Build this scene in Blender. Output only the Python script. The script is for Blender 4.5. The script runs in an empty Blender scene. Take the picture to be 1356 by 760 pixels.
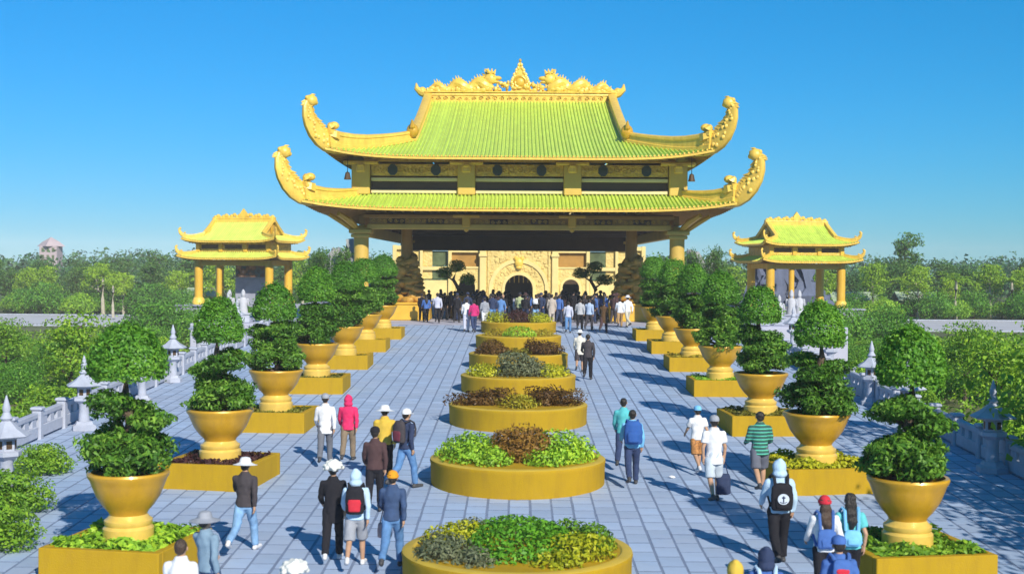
import bpy, bmesh, math, random
import numpy as np
from mathutils import Vector, Matrix, noise as mnoise

SC = bpy.context.scene
COL = SC.collection
R = math.radians
random.seed(7)
RNG = np.random.default_rng(11)

# ------------------------------------------------------------------ camera
cam_d = bpy.data.cameras.new('camera')
cam = bpy.data.objects.new('camera', cam_d)
COL.objects.link(cam)
cam.location = (0, 0, 3.25)
cam.rotation_euler = (R(90 - 0.944), R(0.0), R(0.303))
cam.rotation_euler.rotate_axis('Z', R(0.35))
cam_d.sensor_width = 36
cam_d.lens = 1700 / 1356 * 36
cam_d.clip_end = 6000
SC.camera = cam
cam_d.dof.use_dof = True
cam_d.dof.focus_distance = 46
cam_d.dof.aperture_fstop = 1.7

# ------------------------------------------------------------------ sky and sun
SUN_EL, SUN_AZ = R(32), R(155)          # azimuth clockwise from +Y
W = bpy.data.worlds.new('World')
SC.world = W
W.use_nodes = True
nt = W.node_tree
nt.nodes.clear()
w_out = nt.nodes.new('ShaderNodeOutputWorld')
w_bg = nt.nodes.new('ShaderNodeBackground')
w_sky = nt.nodes.new('ShaderNodeTexSky')
w_sky.sky_type = 'NISHITA'
w_sky.sun_disc = False
w_sky.sun_elevation = SUN_EL
w_sky.sun_rotation = SUN_AZ
w_sky.air_density = 1.2
w_sky.dust_density = 0.0
w_sky.ozone_density = 10.0
w_hs = nt.nodes.new('ShaderNodeHueSaturation')
w_hs.inputs['Saturation'].default_value = 1.12
w_tint = nt.nodes.new('ShaderNodeMix')
w_tint.data_type = 'RGBA'
w_tint.blend_type = 'MULTIPLY'
w_tint.inputs['Factor'].default_value = 1.0
w_tint.inputs['B'].default_value = (0.225, 1.38, 1.12, 1)
nt.links.new(w_sky.outputs[0], w_hs.inputs['Color'])
w_sep = nt.nodes.new('ShaderNodeSeparateColor')
w_com = nt.nodes.new('ShaderNodeCombineColor')
nt.links.new(w_hs.outputs[0], w_sep.inputs[0])
for ch, p in (('Red', 1.25), ('Green', 0.72), ('Blue', 1.0)):
    pw = nt.nodes.new('ShaderNodeMath')
    pw.operation = 'POWER'
    pw.inputs[1].default_value = p
    nt.links.new(w_sep.outputs[ch], pw.inputs[0])
    nt.links.new(pw.outputs[0], w_com.inputs[ch])
nt.links.new(w_com.outputs[0], w_tint.inputs['A'])
nt.links.new(w_tint.outputs['Result'], w_bg.inputs[0])
w_bg.inputs[1].default_value = 0.084
nt.links.new(w_bg.outputs[0], w_out.inputs[0])

sd = bpy.data.lights.new('sun', 'SUN')
sd.energy = 4.6
sd.angle = R(0.5)
sd.color = (1.0, 0.93, 0.80)
sun = bpy.data.objects.new('sun', sd)
COL.objects.link(sun)
sv = Vector((math.sin(SUN_AZ) * math.cos(SUN_EL), math.cos(SUN_AZ) * math.cos(SUN_EL), math.sin(SUN_EL)))
sun.rotation_euler = (-sv).to_track_quat('-Z', 'Y').to_euler()
sun.location = sv * 60

vs = SC.view_settings
vs.view_transform = 'Standard'
vs.look = 'None'
vs.exposure = 0.32
vs.gamma = 1.0
vs.use_curve_mapping = False
SC.cycles.max_bounces = 6
SC.cycles.diffuse_bounces = 3


def gz(y):
    """Height of the paved walk: it climbs gently to the terrace."""
    return -2.35 + 0.0335 * y if y < 70.149 else 0.0


# ------------------------------------------------------------------ materials
MATS = {}


def mat(name, col, rough=0.6, metal=0.0, var=0.12, scale=3.0, bump=0.0, bscale=30.0, dirt=0.0, dirtcol=(0.08, 0.06, 0.04),
        island=0.0, stretch=None, vor=0.0, vscale=6.0, spec=0.5, coat=0.0, streak=0.0, patch=0.0, patchcol=None):
    if name in MATS:
        return MATS[name]
    m = bpy.data.materials.new(name)
    m.use_nodes = True
    n = m.node_tree
    N, L = n.nodes, n.links
    b = N['Principled BSDF']
    b.inputs['Roughness'].default_value = rough
    b.inputs['Metallic'].default_value = metal
    b.inputs['Specular IOR Level'].default_value = spec
    b.inputs['Coat Weight'].default_value = coat
    b.inputs['Coat Roughness'].default_value = 0.15
    tc = N.new('ShaderNodeTexCoord')
    src = tc.outputs['Object']
    if stretch:
        mp = N.new('ShaderNodeMapping')
        mp.inputs['Scale'].default_value = stretch
        L.new(src, mp.inputs[0])
        src = mp.outputs[0]
    nz = N.new('ShaderNodeTexNoise')
    nz.inputs['Scale'].default_value = scale
    nz.inputs['Detail'].default_value = 6
    nz.inputs['Roughness'].default_value = 0.65
    L.new(src, nz.inputs['Vector'])
    mr = N.new('ShaderNodeMapRange')
    mr.inputs['From Min'].default_value = 0.3
    mr.inputs['From Max'].default_value = 0.7
    mr.inputs['To Min'].default_value = 1 - var
    mr.inputs['To Max'].default_value = 1 + var
    L.new(nz.outputs['Fac'], mr.inputs['Value'])
    val = mr.outputs[0]
    if island:
        ge = N.new('ShaderNodeNewGeometry')
        oi = N.new('ShaderNodeObjectInfo')
        ad = N.new('ShaderNodeMath'); ad.operation = 'ADD'
        L.new(ge.outputs['Random Per Island'], ad.inputs[0]); L.new(oi.outputs['Random'], ad.inputs[1])
        fr = N.new('ShaderNodeMath'); fr.operation = 'FRACT'
        L.new(ad.outputs[0], fr.inputs[0])
        mi = N.new('ShaderNodeMapRange')
        mi.inputs['To Min'].default_value = 1 - island
        mi.inputs['To Max'].default_value = 1 + island
        L.new(fr.outputs[0], mi.inputs['Value'])
        mm = N.new('ShaderNodeMath'); mm.operation = 'MULTIPLY'
        L.new(val, mm.inputs[0]); L.new(mi.outputs[0], mm.inputs[1])
        val = mm.outputs[0]
    vm = N.new('ShaderNodeVectorMath'); vm.operation = 'SCALE'
    vm.inputs[0].default_value = col
    L.new(val, vm.inputs['Scale'])
    cs = vm.outputs[0]
    if dirt:
        n2 = N.new('ShaderNodeTexNoise')
        n2.inputs['Scale'].default_value = scale * 0.6
        n2.inputs['Detail'].default_value = 8
        n2.inputs['Roughness'].default_value = 0.7
        L.new(src, n2.inputs['Vector'])
        rr = N.new('ShaderNodeMapRange')
        rr.inputs['From Min'].default_value = 0.5
        rr.inputs['From Max'].default_value = 0.75
        rr.inputs['To Max'].default_value = dirt
        L.new(n2.outputs['Fac'], rr.inputs['Value'])
        mx = N.new('ShaderNodeMix'); mx.data_type = 'RGBA'
        L.new(rr.outputs[0], mx.inputs['Factor'])
        L.new(cs, mx.inputs['A'])
        mx.inputs['B'].default_value = (*dirtcol, 1)
        cs = mx.outputs['Result']
    if streak:
        mp2 = N.new('ShaderNodeMapping')
        mp2.inputs['Scale'].default_value = (2.6, 2.6, 0.5)
        L.new(tc.outputs['Object'], mp2.inputs[0])
        n4 = N.new('ShaderNodeTexNoise')
        n4.inputs['Scale'].default_value = 1.6
        n4.inputs['Detail'].default_value = 7
        n4.inputs['Roughness'].default_value = 0.7
        L.new(mp2.outputs[0], n4.inputs['Vector'])
        r4 = N.new('ShaderNodeMapRange')
        r4.inputs['From Min'].default_value = 0.46
        r4.inputs['From Max'].default_value = 0.66
        r4.inputs['To Max'].default_value = streak
        L.new(n4.outputs['Fac'], r4.inputs['Value'])
        m4 = N.new('ShaderNodeMix'); m4.data_type = 'RGBA'
        L.new(r4.outputs[0], m4.inputs['Factor'])
        L.new(cs, m4.inputs['A'])
        m4.inputs['B'].default_value = (*dirtcol, 1)
        cs = m4.outputs['Result']
    if patch:
        gp = N.new('ShaderNodeNewGeometry')
        n5 = N.new('ShaderNodeTexNoise')
        n5.inputs['Scale'].default_value = 0.35
        n5.inputs['Detail'].default_value = 7
        n5.inputs['Roughness'].default_value = 0.68
        L.new(gp.outputs['Position'], n5.inputs['Vector'])
        r5 = N.new('ShaderNodeMapRange')
        r5.inputs['From Min'].default_value = 0.40
        r5.inputs['From Max'].default_value = 0.68
        r5.inputs['To Max'].default_value = patch
        L.new(n5.outputs['Fac'], r5.inputs['Value'])
        m5 = N.new('ShaderNodeMix'); m5.data_type = 'RGBA'
        L.new(r5.outputs[0], m5.inputs['Factor'])
        L.new(cs, m5.inputs['A'])
        m5.inputs['B'].default_value = (*patchcol, 1)
        cs = m5.outputs['Result']
    L.new(cs, b.inputs['Base Color'])
    h = None
    if bump:
        n3 = N.new('ShaderNodeTexNoise')
        n3.inputs['Scale'].default_value = bscale
        n3.inputs['Detail'].default_value = 5
        L.new(src, n3.inputs['Vector'])
        h = n3.outputs['Fac']
    if vor:
        v = N.new('ShaderNodeTexVoronoi')
        v.inputs['Scale'].default_value = vscale
        L.new(src, v.inputs['Vector'])
        if h is None:
            h = v.outputs['Distance']
        else:
            a2 = N.new('ShaderNodeMath'); a2.operation = 'ADD'
            L.new(h, a2.inputs[0]); L.new(v.outputs['Distance'], a2.inputs[1])
            h = a2.outputs[0]
    if h is not None:
        bp = N.new('ShaderNodeBump')
        bp.inputs['Strength'].default_value = max(bump, vor)
        bp.inputs['Distance'].default_value = 0.05 if not vor else 0.15
        L.new(h, bp.inputs['Height'])
        L.new(bp.outputs[0], b.inputs['Normal'])
    MATS[name] = m
    return m


def leafmat(name, cols, rough=0.5, trans=0.3):
    if name in MATS:
        return MATS[name]
    m = bpy.data.materials.new(name)
    m.use_nodes = True
    n = m.node_tree
    N, L = n.nodes, n.links
    b = N['Principled BSDF']
    out = N['Material Output']
    b.inputs['Roughness'].default_value = rough
    b.inputs['Specular IOR Level'].default_value = 0.35
    ge = N.new('ShaderNodeNewGeometry')
    oi = N.new('ShaderNodeObjectInfo')
    tc = N.new('ShaderNodeTexCoord')
    nz = N.new('ShaderNodeTexNoise')
    nz.inputs['Scale'].default_value = 1.3
    nz.inputs['Detail'].default_value = 3
    L.new(tc.outputs['Object'], nz.inputs['Vector'])
    a = N.new('ShaderNodeMath'); a.operation = 'MULTIPLY_ADD'
    L.new(nz.outputs['Fac'], a.inputs[0]); a.inputs[1].default_value = 0.9; a.inputs[2].default_value = -0.3
    a2 = N.new('ShaderNodeMath'); a2.operation = 'MULTIPLY_ADD'
    L.new(ge.outputs['Random Per Island'], a2.inputs[0]); a2.inputs[1].default_value = 0.5
    L.new(a.outputs[0], a2.inputs[2])
    a3 = N.new('ShaderNodeMath'); a3.operation = 'MULTIPLY_ADD'
    L.new(oi.outputs['Random'], a3.inputs[0]); a3.inputs[1].default_value = 0.25
    L.new(a2.outputs[0], a3.inputs[2])
    cr = N.new('ShaderNodeValToRGB')
    els = cr.color_ramp.elements
    while len(els) < len(cols):
        els.new(0.5)
    for i, c in enumerate(cols):
        els[i].position = i / (len(cols) - 1)
        els[i].color = (*c, 1)
    L.new(a3.outputs[0], cr.inputs[0])
    L.new(cr.outputs[0], b.inputs['Base Color'])
    tr = N.new('ShaderNodeBsdfTranslucent')
    L.new(cr.outputs[0], tr.inputs['Color'])
    ms = N.new('ShaderNodeMixShader')
    ms.inputs[0].default_value = trans
    L.new(b.outputs[0], ms.inputs[1]); L.new(tr.outputs[0], ms.inputs[2])
    L.new(ms.outputs[0], out.inputs['Surface'])
    MATS[name] = m
    return m


GOLD = mat('gold_paint', (0.68, 0.40, 0.035), 0.42, 0.0, 0.10, 1.5, 0.10, 12, 0.25, (0.45, 0.23, 0.03))
GOLDB = mat('bright_gold', (0.82, 0.55, 0.085), 0.38, 0.0, 0.12, 2.0, 0.25, 9, 0.4, (0.50, 0.27, 0.03), streak=.4, patch=.35, patchcol=(.72, .44, .05))
GOLDC = mat('carved_gold', (0.74, 0.47, 0.075), 0.45, 0.0, 0.25, 3.0, 0.4, 10, 0.45, (0.30, 0.15, 0.02), vor=0.6, vscale=5)
GOLDP = mat('pot_gold', (0.58, 0.32, 0.016), 0.36, 0.12, 0.12, 1.8, 0.06, 14, 0.35, (0.36, 0.18, 0.02), coat=0.15, streak=.4, patch=.3, patchcol=(.62, .36, .03))
GOLDF = mat('foot_gold', (0.74, 0.50, 0.10), 0.35, 0.1, 0.14, 2.4, 0.06, 16, 0.3, (0.5, 0.28, 0.03), coat=0.25)
BEDY = mat('bed_yellow', (0.42, 0.265, 0.008), 0.75, 0.0, 0.08, 0.9, 0.18, 40, 0.22, (0.27, 0.16, 0.018), spec=.2, streak=.45, patch=.4, patchcol=(.50, .29, .012))
BEDT = mat('bed_rim', (0.52, 0.36, 0.035), 0.6, 0.0, 0.12, 2.0, 0.15, 40, 0.3, (0.42, 0.28, 0.07))
TILE = mat('roof_tile_green', (0.50, 0.66, 0.085), 0.42, 0.0, 0.18, 2.2, 0, 1, 0.40, (0.30, 0.42, 0.06), island=0.11, patch=.10, patchcol=(.62, .66, .14))
TILEP = mat('roof_tile_pale', (0.57, 0.66, 0.12), 0.45, 0.0, 0.14, 1.2, 0, 1, 0.25, (0.48, 0.46, 0.08), island=0.06)
WALLC = mat('temple_wall', (0.60, 0.40, 0.07), 0.6, 0.0, 0.12, 0.8, 0.1, 10, 0.3, (0.34, 0.20, 0.05))
RAILC = mat('cream_rail', (0.70, 0.58, 0.30), 0.6, 0.0, 0.1, 1.0, 0.1, 10)
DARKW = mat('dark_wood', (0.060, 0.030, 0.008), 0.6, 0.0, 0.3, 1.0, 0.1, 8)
BROWN = mat('brown_timber', (0.36, 0.19, 0.030), 0.55, 0.0, 0.2, 1.0, 0.1, 8, 0.3, (0.12, 0.06, 0.02))
MEDAL = mat('dark_green_medallion', (0.015, 0.028, 0.012), 0.4, 0.0, 0.3, 4, 0.3, 10)
CREAM = mat('cream_stucco', (0.68, 0.51, 0.17), 0.65, 0.0, 0.14, 1.2, 0.3, 6, 0.3, (0.52, 0.34, 0.10), vor=0.45, vscale=3.5)
CREAMS = mat('cream_smooth', (0.72, 0.57, 0.22), 0.6, 0.0, 0.1, 1.0, 0.1, 10, 0.2, (0.55, 0.40, 0.15))
STONE = mat('pale_grey_stone', (0.40, 0.43, 0.52), 0.75, 0.0, 0.16, 2.5, 0.25, 30, 0.4, (0.30, 0.32, 0.38))
STONED = mat('grey_stone', (0.30, 0.32, 0.40), 0.8, 0.0, 0.2, 1.5, 0.3, 20, 0.4, (0.18, 0.19, 0.24))
ROCKP = mat('pale_grey_rock', (0.30, 0.31, 0.31), 0.9, 0.0, 0.35, 0.9, 0.6, 4, 0.8, (0.05, 0.08, 0.06), stretch=(1, 1, 0.2))
ROCK = mat('blue_grey_rock', (0.10, 0.12, 0.19), 0.9, 0.0, 0.35, 0.8, 0.6, 4, 0.6, (0.08, 0.10, 0.12), stretch=(1, 1, 0.25))
PAVE = mat('paver_granite', (0.345, 0.45, 0.63), 0.72, 0.0, 0.10, 1.4, 0.25, 45, 0.25, (0.30, 0.33, 0.45), island=0.11, patch=0.45, patchcol=(0.40, 0.41, 0.48))
JOINT = mat('paver_joint', (0.175, 0.225, 0.34), 0.9, 0.0, 0.2, 4, 0.3, 40)
TERR = mat('terrace_paving', (0.42, 0.43, 0.54), 0.7, 0.0, 0.1, 0.6, 0.1, 20)
SOIL = mat('dark_soil', (0.045, 0.03, 0.018), 0.95, 0.0, 0.4, 8, 0.6, 30)
BARK = mat('bark', (0.10, 0.07, 0.045), 0.9, 0.0, 0.3, 6, 0.6, 20)
PALEBARK = mat('pale_bark', (0.42, 0.38, 0.30), 0.9, 0.0, 0.25, 4, 0.4, 16)
ROADM = mat('pale_road', (0.48, 0.47, 0.50), 0.85, 0.0, 0.12, 0.15, 0.1, 5)
EARTH = mat('garden_ground', (0.10, 0.115, 0.035), 0.95, 0.0, 0.35, 0.12, 0.4, 3, 0.7, (0.21, 0.15, 0.10))

L_DOME = leafmat('leaf_dome', [(0.0351, 0.117, 0.0156), (0.1073, 0.312, 0.0292), (0.2535, 0.507, 0.039)])
L_CLUMP = leafmat('leaf_clump', [(0.020, 0.065, 0.012), (0.085, 0.24, 0.022), (0.30, 0.52, 0.06)])
L_BRIGHT = leafmat('leaf_bright', [(0.126, 0.306, 0.0216), (0.288, 0.54, 0.036), (0.612, 0.81, 0.054)])
L_GRASS = leafmat('leaf_mound', [(0.072, 0.252, 0.018), (0.144, 0.396, 0.0216), (0.27, 0.558, 0.036)])
L_YELLOW = leafmat('leaf_yellow', [(0.24, 0.3, 0.012), (0.48, 0.504, 0.018), (0.696, 0.66, 0.036)])
L_GOLDEN = leafmat('leaf_golden', [(0.192, 0.144, 0.012), (0.456, 0.36, 0.024), (0.408, 0.456, 0.036)])
L_BROWN = leafmat('leaf_brown', [(0.054, 0.0264, 0.0144), (0.144, 0.072, 0.018), (0.24, 0.144, 0.03)])
L_RUST = leafmat('leaf_rust', [(0.084, 0.048, 0.0144), (0.264, 0.132, 0.024), (0.432, 0.252, 0.036)])
L_PURPLE = leafmat('leaf_purple', [(0.035, 0.014, 0.018), (0.085, 0.03, 0.035), (0.13, 0.07, 0.03)])
L_GREY = leafmat('leaf_greygreen', [(0.07, 0.085, 0.04), (0.16, 0.19, 0.10), (0.28, 0.30, 0.17)])
L_OLIVE = leafmat('leaf_olive', [(0.096, 0.084, 0.0144), (0.216, 0.204, 0.024), (0.288, 0.336, 0.036)])
L_FAR = leafmat('leaf_far', [(0.025, 0.085, 0.020), (0.070, 0.18, 0.030), (0.16, 0.30, 0.04)], trans=0.2)
L_FARL = leafmat('leaf_far_light', [(0.117, 0.2535, 0.0234), (0.273, 0.468, 0.0292), (0.468, 0.6435, 0.039)], trans=0.25)
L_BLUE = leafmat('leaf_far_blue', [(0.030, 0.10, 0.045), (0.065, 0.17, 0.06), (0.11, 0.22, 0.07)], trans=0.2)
L_GARDEN = leafmat('leaf_garden', [(0.0683, 0.1755, 0.0195), (0.1755, 0.3705, 0.0273), (0.39, 0.585, 0.039)])


# ------------------------------------------------------------------ mesh builder
class MB:
    def __init__(self):
        self.v, self.f, self.m = [], [], []
        self.cur = 0

    def quad_strip(self, rows, close=False):
        base = len(self.v)
        n = len(rows[0])
        for r in rows:
            self.v.extend(r)
        for i in range(len(rows) - 1):
            for j in range(n if close else n - 1):
                k = (j + 1) % n
                self.face(base + i * n + j, base + i * n + k, base + (i + 1) * n + k, base + (i + 1) * n + j)

    def face(self, *idx):
        self.f.append(idx)
        self.m.append(self.cur)

    def box(self, c, s, bev=0.0, rz=0.0, M=None):
        hx, hy, hz = s[0] / 2, s[1] / 2, s[2] / 2
        b = min(bev, hx * .9, hy * .9, hz * .9)
        pts = []
        cs, sn = math.cos(rz), math.sin(rz)

        def add(x, y, z):
            p = (c[0] + x * cs - y * sn, c[1] + x * sn + y * cs, c[2] + z)
            if M is not None:
                p = tuple(M @ Vector(p))
            pts.append(p)
        base = len(self.v)
        if b <= 0:
            for z in (-hz, hz):
                for (x, y) in ((-hx, -hy), (hx, -hy), (hx, hy), (-hx, hy)):
                    add(x, y, z)
            self.v.extend(pts)
            q = [(3, 2, 1, 0), (4, 5, 6, 7), (0, 1, 5, 4), (1, 2, 6, 5), (2, 3, 7, 6), (3, 0, 4, 7)]
            for t in q:
                self.face(*[base + i for i in t])
            return
        for (z, k) in ((-hz, b), (-hz + b, 0), (hz - b, 0), (hz, b)):
            ex, ey = hx - k, hy - k
            if k == 0:
                ring = [(-hx + b, -hy), (hx - b, -hy), (hx, -hy + b), (hx, hy - b), (hx - b, hy), (-hx + b, hy), (-hx, hy - b), (-hx, -hy + b)]
            else:
                ring = [(-ex, -ey), (ex, -ey), (ex, -ey), (ex, ey), (ex, ey), (-ex, ey), (-ex, ey), (-ex, -ey)]
            for (x, y) in ring:
                add(x, y, z)
        # collapse duplicated corner vertices on the two caps
        self.v.extend(pts)
        for i in range(3):
            for j in range(8):
                k = (j + 1) % 8
                a = [base + i * 8 + j, base + i * 8 + k, base + (i + 1) * 8 + k, base + (i + 1) * 8 + j]
                self.face(*a)
        self.face(*[base + j for j in (7, 5, 3, 1)])
        self.face(*[base + 24 + j for j in (1, 3, 5, 7)])

    def lathe(self, prof, n=24, c=(0, 0, 0), sx=1, sy=1):
        rows = []
        for r, z in prof:
            rows.append([(c[0] + r * sx * math.cos(2 * math.pi * j / n), c[1] + r * sy * math.sin(2 * math.pi * j / n), c[2] + z) for j in range(n)])
        base = len(self.v)
        self.quad_strip(rows, True)
        if prof[0][0] > 1e-4:
            self.face(*[base + j for j in reversed(range(n))])
        if prof[-1][0] > 1e-4:
            self.face(*[base + (len(prof) - 1) * n + j for j in range(n)])

    def tube(self, pts, rad, n=8, flat=1.0, up=(0, 0, 1)):
        pts = [Vector(p) for p in pts]
        if not hasattr(rad, '__len__'):
            rad = [rad] * len(pts)
        rows = []
        upv = Vector(up)
        for i, p in enumerate(pts):
            d = (pts[min(i + 1, len(pts) - 1)] - pts[max(i - 1, 0)])
            d = d.normalized() if d.length > 1e-6 else Vector((0, 0, 1))
            a = d.cross(upv)
            if a.length < 1e-3:
                a = d.cross(Vector((1, 0, 0)))
            a.normalize()
            b = d.cross(a).normalized()
            rows.append([tuple(p + a * (rad[i] * flat * math.cos(2 * math.pi * j / n)) - b * (rad[i] * math.sin(2 * math.pi * j / n))) for j in range(n)])
        base = len(self.v)
        self.quad_strip(rows, True)
        self.face(*[base + j for j in reversed(range(n))])
        self.face(*[base + (len(rows) - 1) * n + j for j in range(n)])

    def capsule(self, p0, p1, r0, r1, n=10):
        p0, p1 = Vector(p0), Vector(p1)
        d = p1 - p0
        if d.length < 1e-6:
            d = Vector((0, 0, 1e-3))
        u = d.normalized()
        pts, rad = [], []
        for a in (-88, -55, -25, 0):
            pts.append(p0 + u * (r0 * math.sin(R(a)))); rad.append(max(r0 * math.cos(R(a)), 1e-3))
        for a in (0, 25, 55, 88):
            pts.append(p1 + u * (r1 * math.sin(R(a)))); rad.append(max(r1 * math.cos(R(a)), 1e-3))
        self.tube(pts, rad, n, up=(0.31, 0.87, 0.38))

    def ell(self, c, r, n=12, k=8, M=None):
        rows = []
        for i in range(k + 1):
            a = -math.pi / 2 + math.pi * (0.02 + 0.96 * i / k)
            row = []
            for j in range(n):
                t = 2 * math.pi * j / n
                p = Vector((r[0] * math.cos(a) * math.cos(t), r[1] * math.cos(a) * math.sin(t), r[2] * math.sin(a)))
                if M is not None:
                    p = M @ p
                row.append((c[0] + p[0], c[1] + p[1], c[2] + p[2]))
            rows.append(row)
        base = len(self.v)
        self.quad_strip(rows, True)
        self.face(*[base + j for j in reversed(range(n))])
        self.face(*[base + k * n + j for j in range(n)])

    def loft(self, rings, n=16, c=(0, 0, 0), fn=None):
        """rings of (z, rx, ry, yoff): closed body with flat ends"""
        rows = []
        for z, rx, ry, yo in rings:
            row = []
            for j in range(n):
                t = 2 * math.pi * j / n
                p = Vector((c[0] + rx * math.cos(t), c[1] + yo + ry * math.sin(t), c[2] + z))
                if fn:
                    p = fn(p)
                row.append(tuple(p))
            rows.append(row)
        base = len(self.v)
        self.quad_strip(rows, True)
        self.face(*[base + j for j in reversed(range(n))])
        self.face(*[base + (len(rows) - 1) * n + j for j in range(n)])

    def prism(self, outline, th, fn):
        """2-D outline (a, b) extruded +-th/2; fn maps (a, b, t) to a point"""
        base = len(self.v)
        n = len(outline)
        for t in (-th / 2, th / 2):
            for a, b in outline:
                self.v.append(tuple(fn(a, b, t)))
        self.face(*[base + j for j in reversed(range(n))])
        self.face(*[base + n + j for j in range(n)])
        for j in range(n):
            k = (j + 1) % n
            self.face(base + j, base + k, base + n + k, base + n + j)

    def mesh(self, name, mats, smooth=35):
        me = bpy.data.meshes.new(name)
        me.from_pydata(self.v, [], self.f)
        for m in (mats if isinstance(mats, (list, tuple)) else [mats]):
            me.materials.append(m)
        if max(self.m, default=0) > 0:
            me.polygons.foreach_set('material_index', self.m)
        if smooth:
            me.polygons.foreach_set('use_smooth', [True] * len(me.polygons))
            me.set_sharp_from_angle(angle=R(smooth))
        me.validate()
        me.update()
        return me

    def build(self, name, mats, parent=None, smooth=35, loc=None, rz=0):
        return link(name, self.mesh(name, mats, smooth), parent, loc, rz)


def link(name, me, parent=None, loc=None, rz=0):
    o = bpy.data.objects.new(name, me)
    COL.objects.link(o)
    if parent is not None:
        o.parent = parent
    if loc is not None:
        o.location = loc
    if rz:
        o.rotation_euler = (0, 0, rz)
    return o


def thing(name, label, cat, loc=(0, 0, 0), rz=0, group=None):
    o = bpy.data.objects.new(name, None)
    COL.objects.link(o)
    o.empty_display_size = 0.2
    o.location = loc
    o.rotation_euler = (0, 0, rz)
    return tag(o, label, cat, group)


def tag(o, label, cat, group=None, kind=None):
    o['label'] = label
    o['category'] = cat
    if group:
        o['group'] = group
    if kind:
        o['kind'] = kind
    return o


def kids(o):
    return [c for c in bpy.data.objects if c.parent == o]


TREE_OF = {}


def dup(root, loc, rz=0, label=None, scale=None):
    """copy a thing with its parts and sub-parts (meshes are shared)"""
    r = root.copy()
    COL.objects.link(r)
    r.location = loc
    r.rotation_euler = (0, 0, rz)
    if scale is not None:
        r.scale = scale if hasattr(scale, '__len__') else (scale,) * 3
    if label:
        r['label'] = label
    if root not in TREE_OF:
        TREE_OF[root] = [(c, list(c.children)) for c in root.children]
    for c, subs in TREE_OF[root]:
        d = c.copy()
        COL.objects.link(d)
        d.parent = r
        for s in subs:
            e = s.copy()
            COL.objects.link(e)
            e.parent = d
    return r


# ------------------------------------------------------------------ leaves
def leaf_mesh(name, P, Nn, size, material, asp=0.55, jitter=0.8, up=0.15):
    """kite-shaped leaves at points P facing Nn"""
    P = np.asarray(P, float); Nn = np.asarray(Nn, float)
    n = len(P)
    size = np.broadcast_to(np.asarray(size, float), (n,)) * RNG.uniform(0.65, 1.3, n)
    d = Nn + RNG.normal(0, jitter, (n, 3))
    d[:, 2] += up
    d /= np.linalg.norm(d, axis=1, keepdims=True) + 1e-9
    t = np.cross(d, RNG.normal(0, 1, (n, 3)))
    t /= np.linalg.norm(t, axis=1, keepdims=True) + 1e-9
    b = np.cross(d, t)
    L = size[:, None]
    V = np.empty((n, 4, 3))
    V[:, 0] = P - t * L * 0.5
    V[:, 1] = P + b * L * asp * 0.5 + d * L * 0.12
    V[:, 2] = P + t * L * 0.5 - d * L * 0.08
    V[:, 3] = P - b * L * asp * 0.5 + d * L * 0.12
    me = bpy.data.meshes.new(name)
    me.vertices.add(n * 4)
    me.vertices.foreach_set('co', V.reshape(-1))
    me.loops.add(n * 4)
    me.loops.foreach_set('vertex_index', np.arange(n * 4, dtype=np.int32))
    me.polygons.add(n)
    me.polygons.foreach_set('loop_start', np.arange(0, n * 4, 4, dtype=np.int32))
    me.materials.append(material)
    me.update()
    me.validate()
    return me


def blob(n, c, r, depth=0.35, rough=0.12, low=-1.0, freq=3.0):
    """points and outward normals in the outer part of a lumpy ellipsoid"""
    d = RNG.normal(0, 1, (n * 2, 3))
    d /= np.linalg.norm(d, axis=1, keepdims=True)
    d = d[d[:, 2] > low][:n]
    ph = RNG.uniform(0, 6.28, 3)
    lump = 1 + rough * (np.sin(d[:, 0] * freq + ph[0]) + np.sin(d[:, 1] * freq * 1.3 + ph[1]) + np.sin(d[:, 2] * freq * 1.7 + ph[2])) / 1.5
    k = 1 - np.abs(RNG.normal(0, depth, len(d)))
    k = np.clip(k, 0.1, 1.06)
    P = d * (lump * k)[:, None] * np.asarray(r) + np.asarray(c)
    N_ = d / np.asarray(r)
    N_ /= np.linalg.norm(N_, axis=1, keepdims=True)
    return P, N_


def multi_blob(specs):
    Ps, Ns = [], []
    for s in specs:
        p, q = blob(*s[:3], **(s[3] if len(s) > 3 else {}))
        Ps.append(p); Ns.append(q)
    return np.concatenate(Ps), np.concatenate(Ns)

# ================================================================== SETTING
def struct(o):
    o['kind'] = 'structure'
    return o


# ground as one sheet to the horizon
mb = MB()
xs = [-900, -600, -200, -90, -50, -30, -20, 0, 20, 30, 50, 90, 200, 600, 900]
ys = [-200, 0, 20, 40, 60, 80, 110, 150, 220, 400, 900]
for y in ys:
    for x in xs:
        mb.v.append((x, y, -2.6))
for i in range(len(ys) - 1):
    for j in range(len(xs) - 1):
        a = i * len(xs) + j
        mb.face(a, a + 1, a + 1 + len(xs), a + len(xs))
struct(mb.build('ground', EARTH))
# pale road crossing behind the gardens
mb = MB()
mb.quad_strip([[(-400, 119, -2.592), (400, 119, -2.592)], [(-400, 143, -2.592), (400, 143, -2.592)]])
struct(mb.build('road', ROADM))
mb = MB()
mb.box((-210, 118.6, -2.53), (380, 0.4, 0.14), 0.03)
mb.box((210, 118.6, -2.53), (380, 0.4, 0.14), 0.03)
mb.box((0, 143.4, -2.53), (800, 0.4, 0.14), 0.03)
struct(mb.build('kerb', STONE))

PX = 12.7
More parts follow.
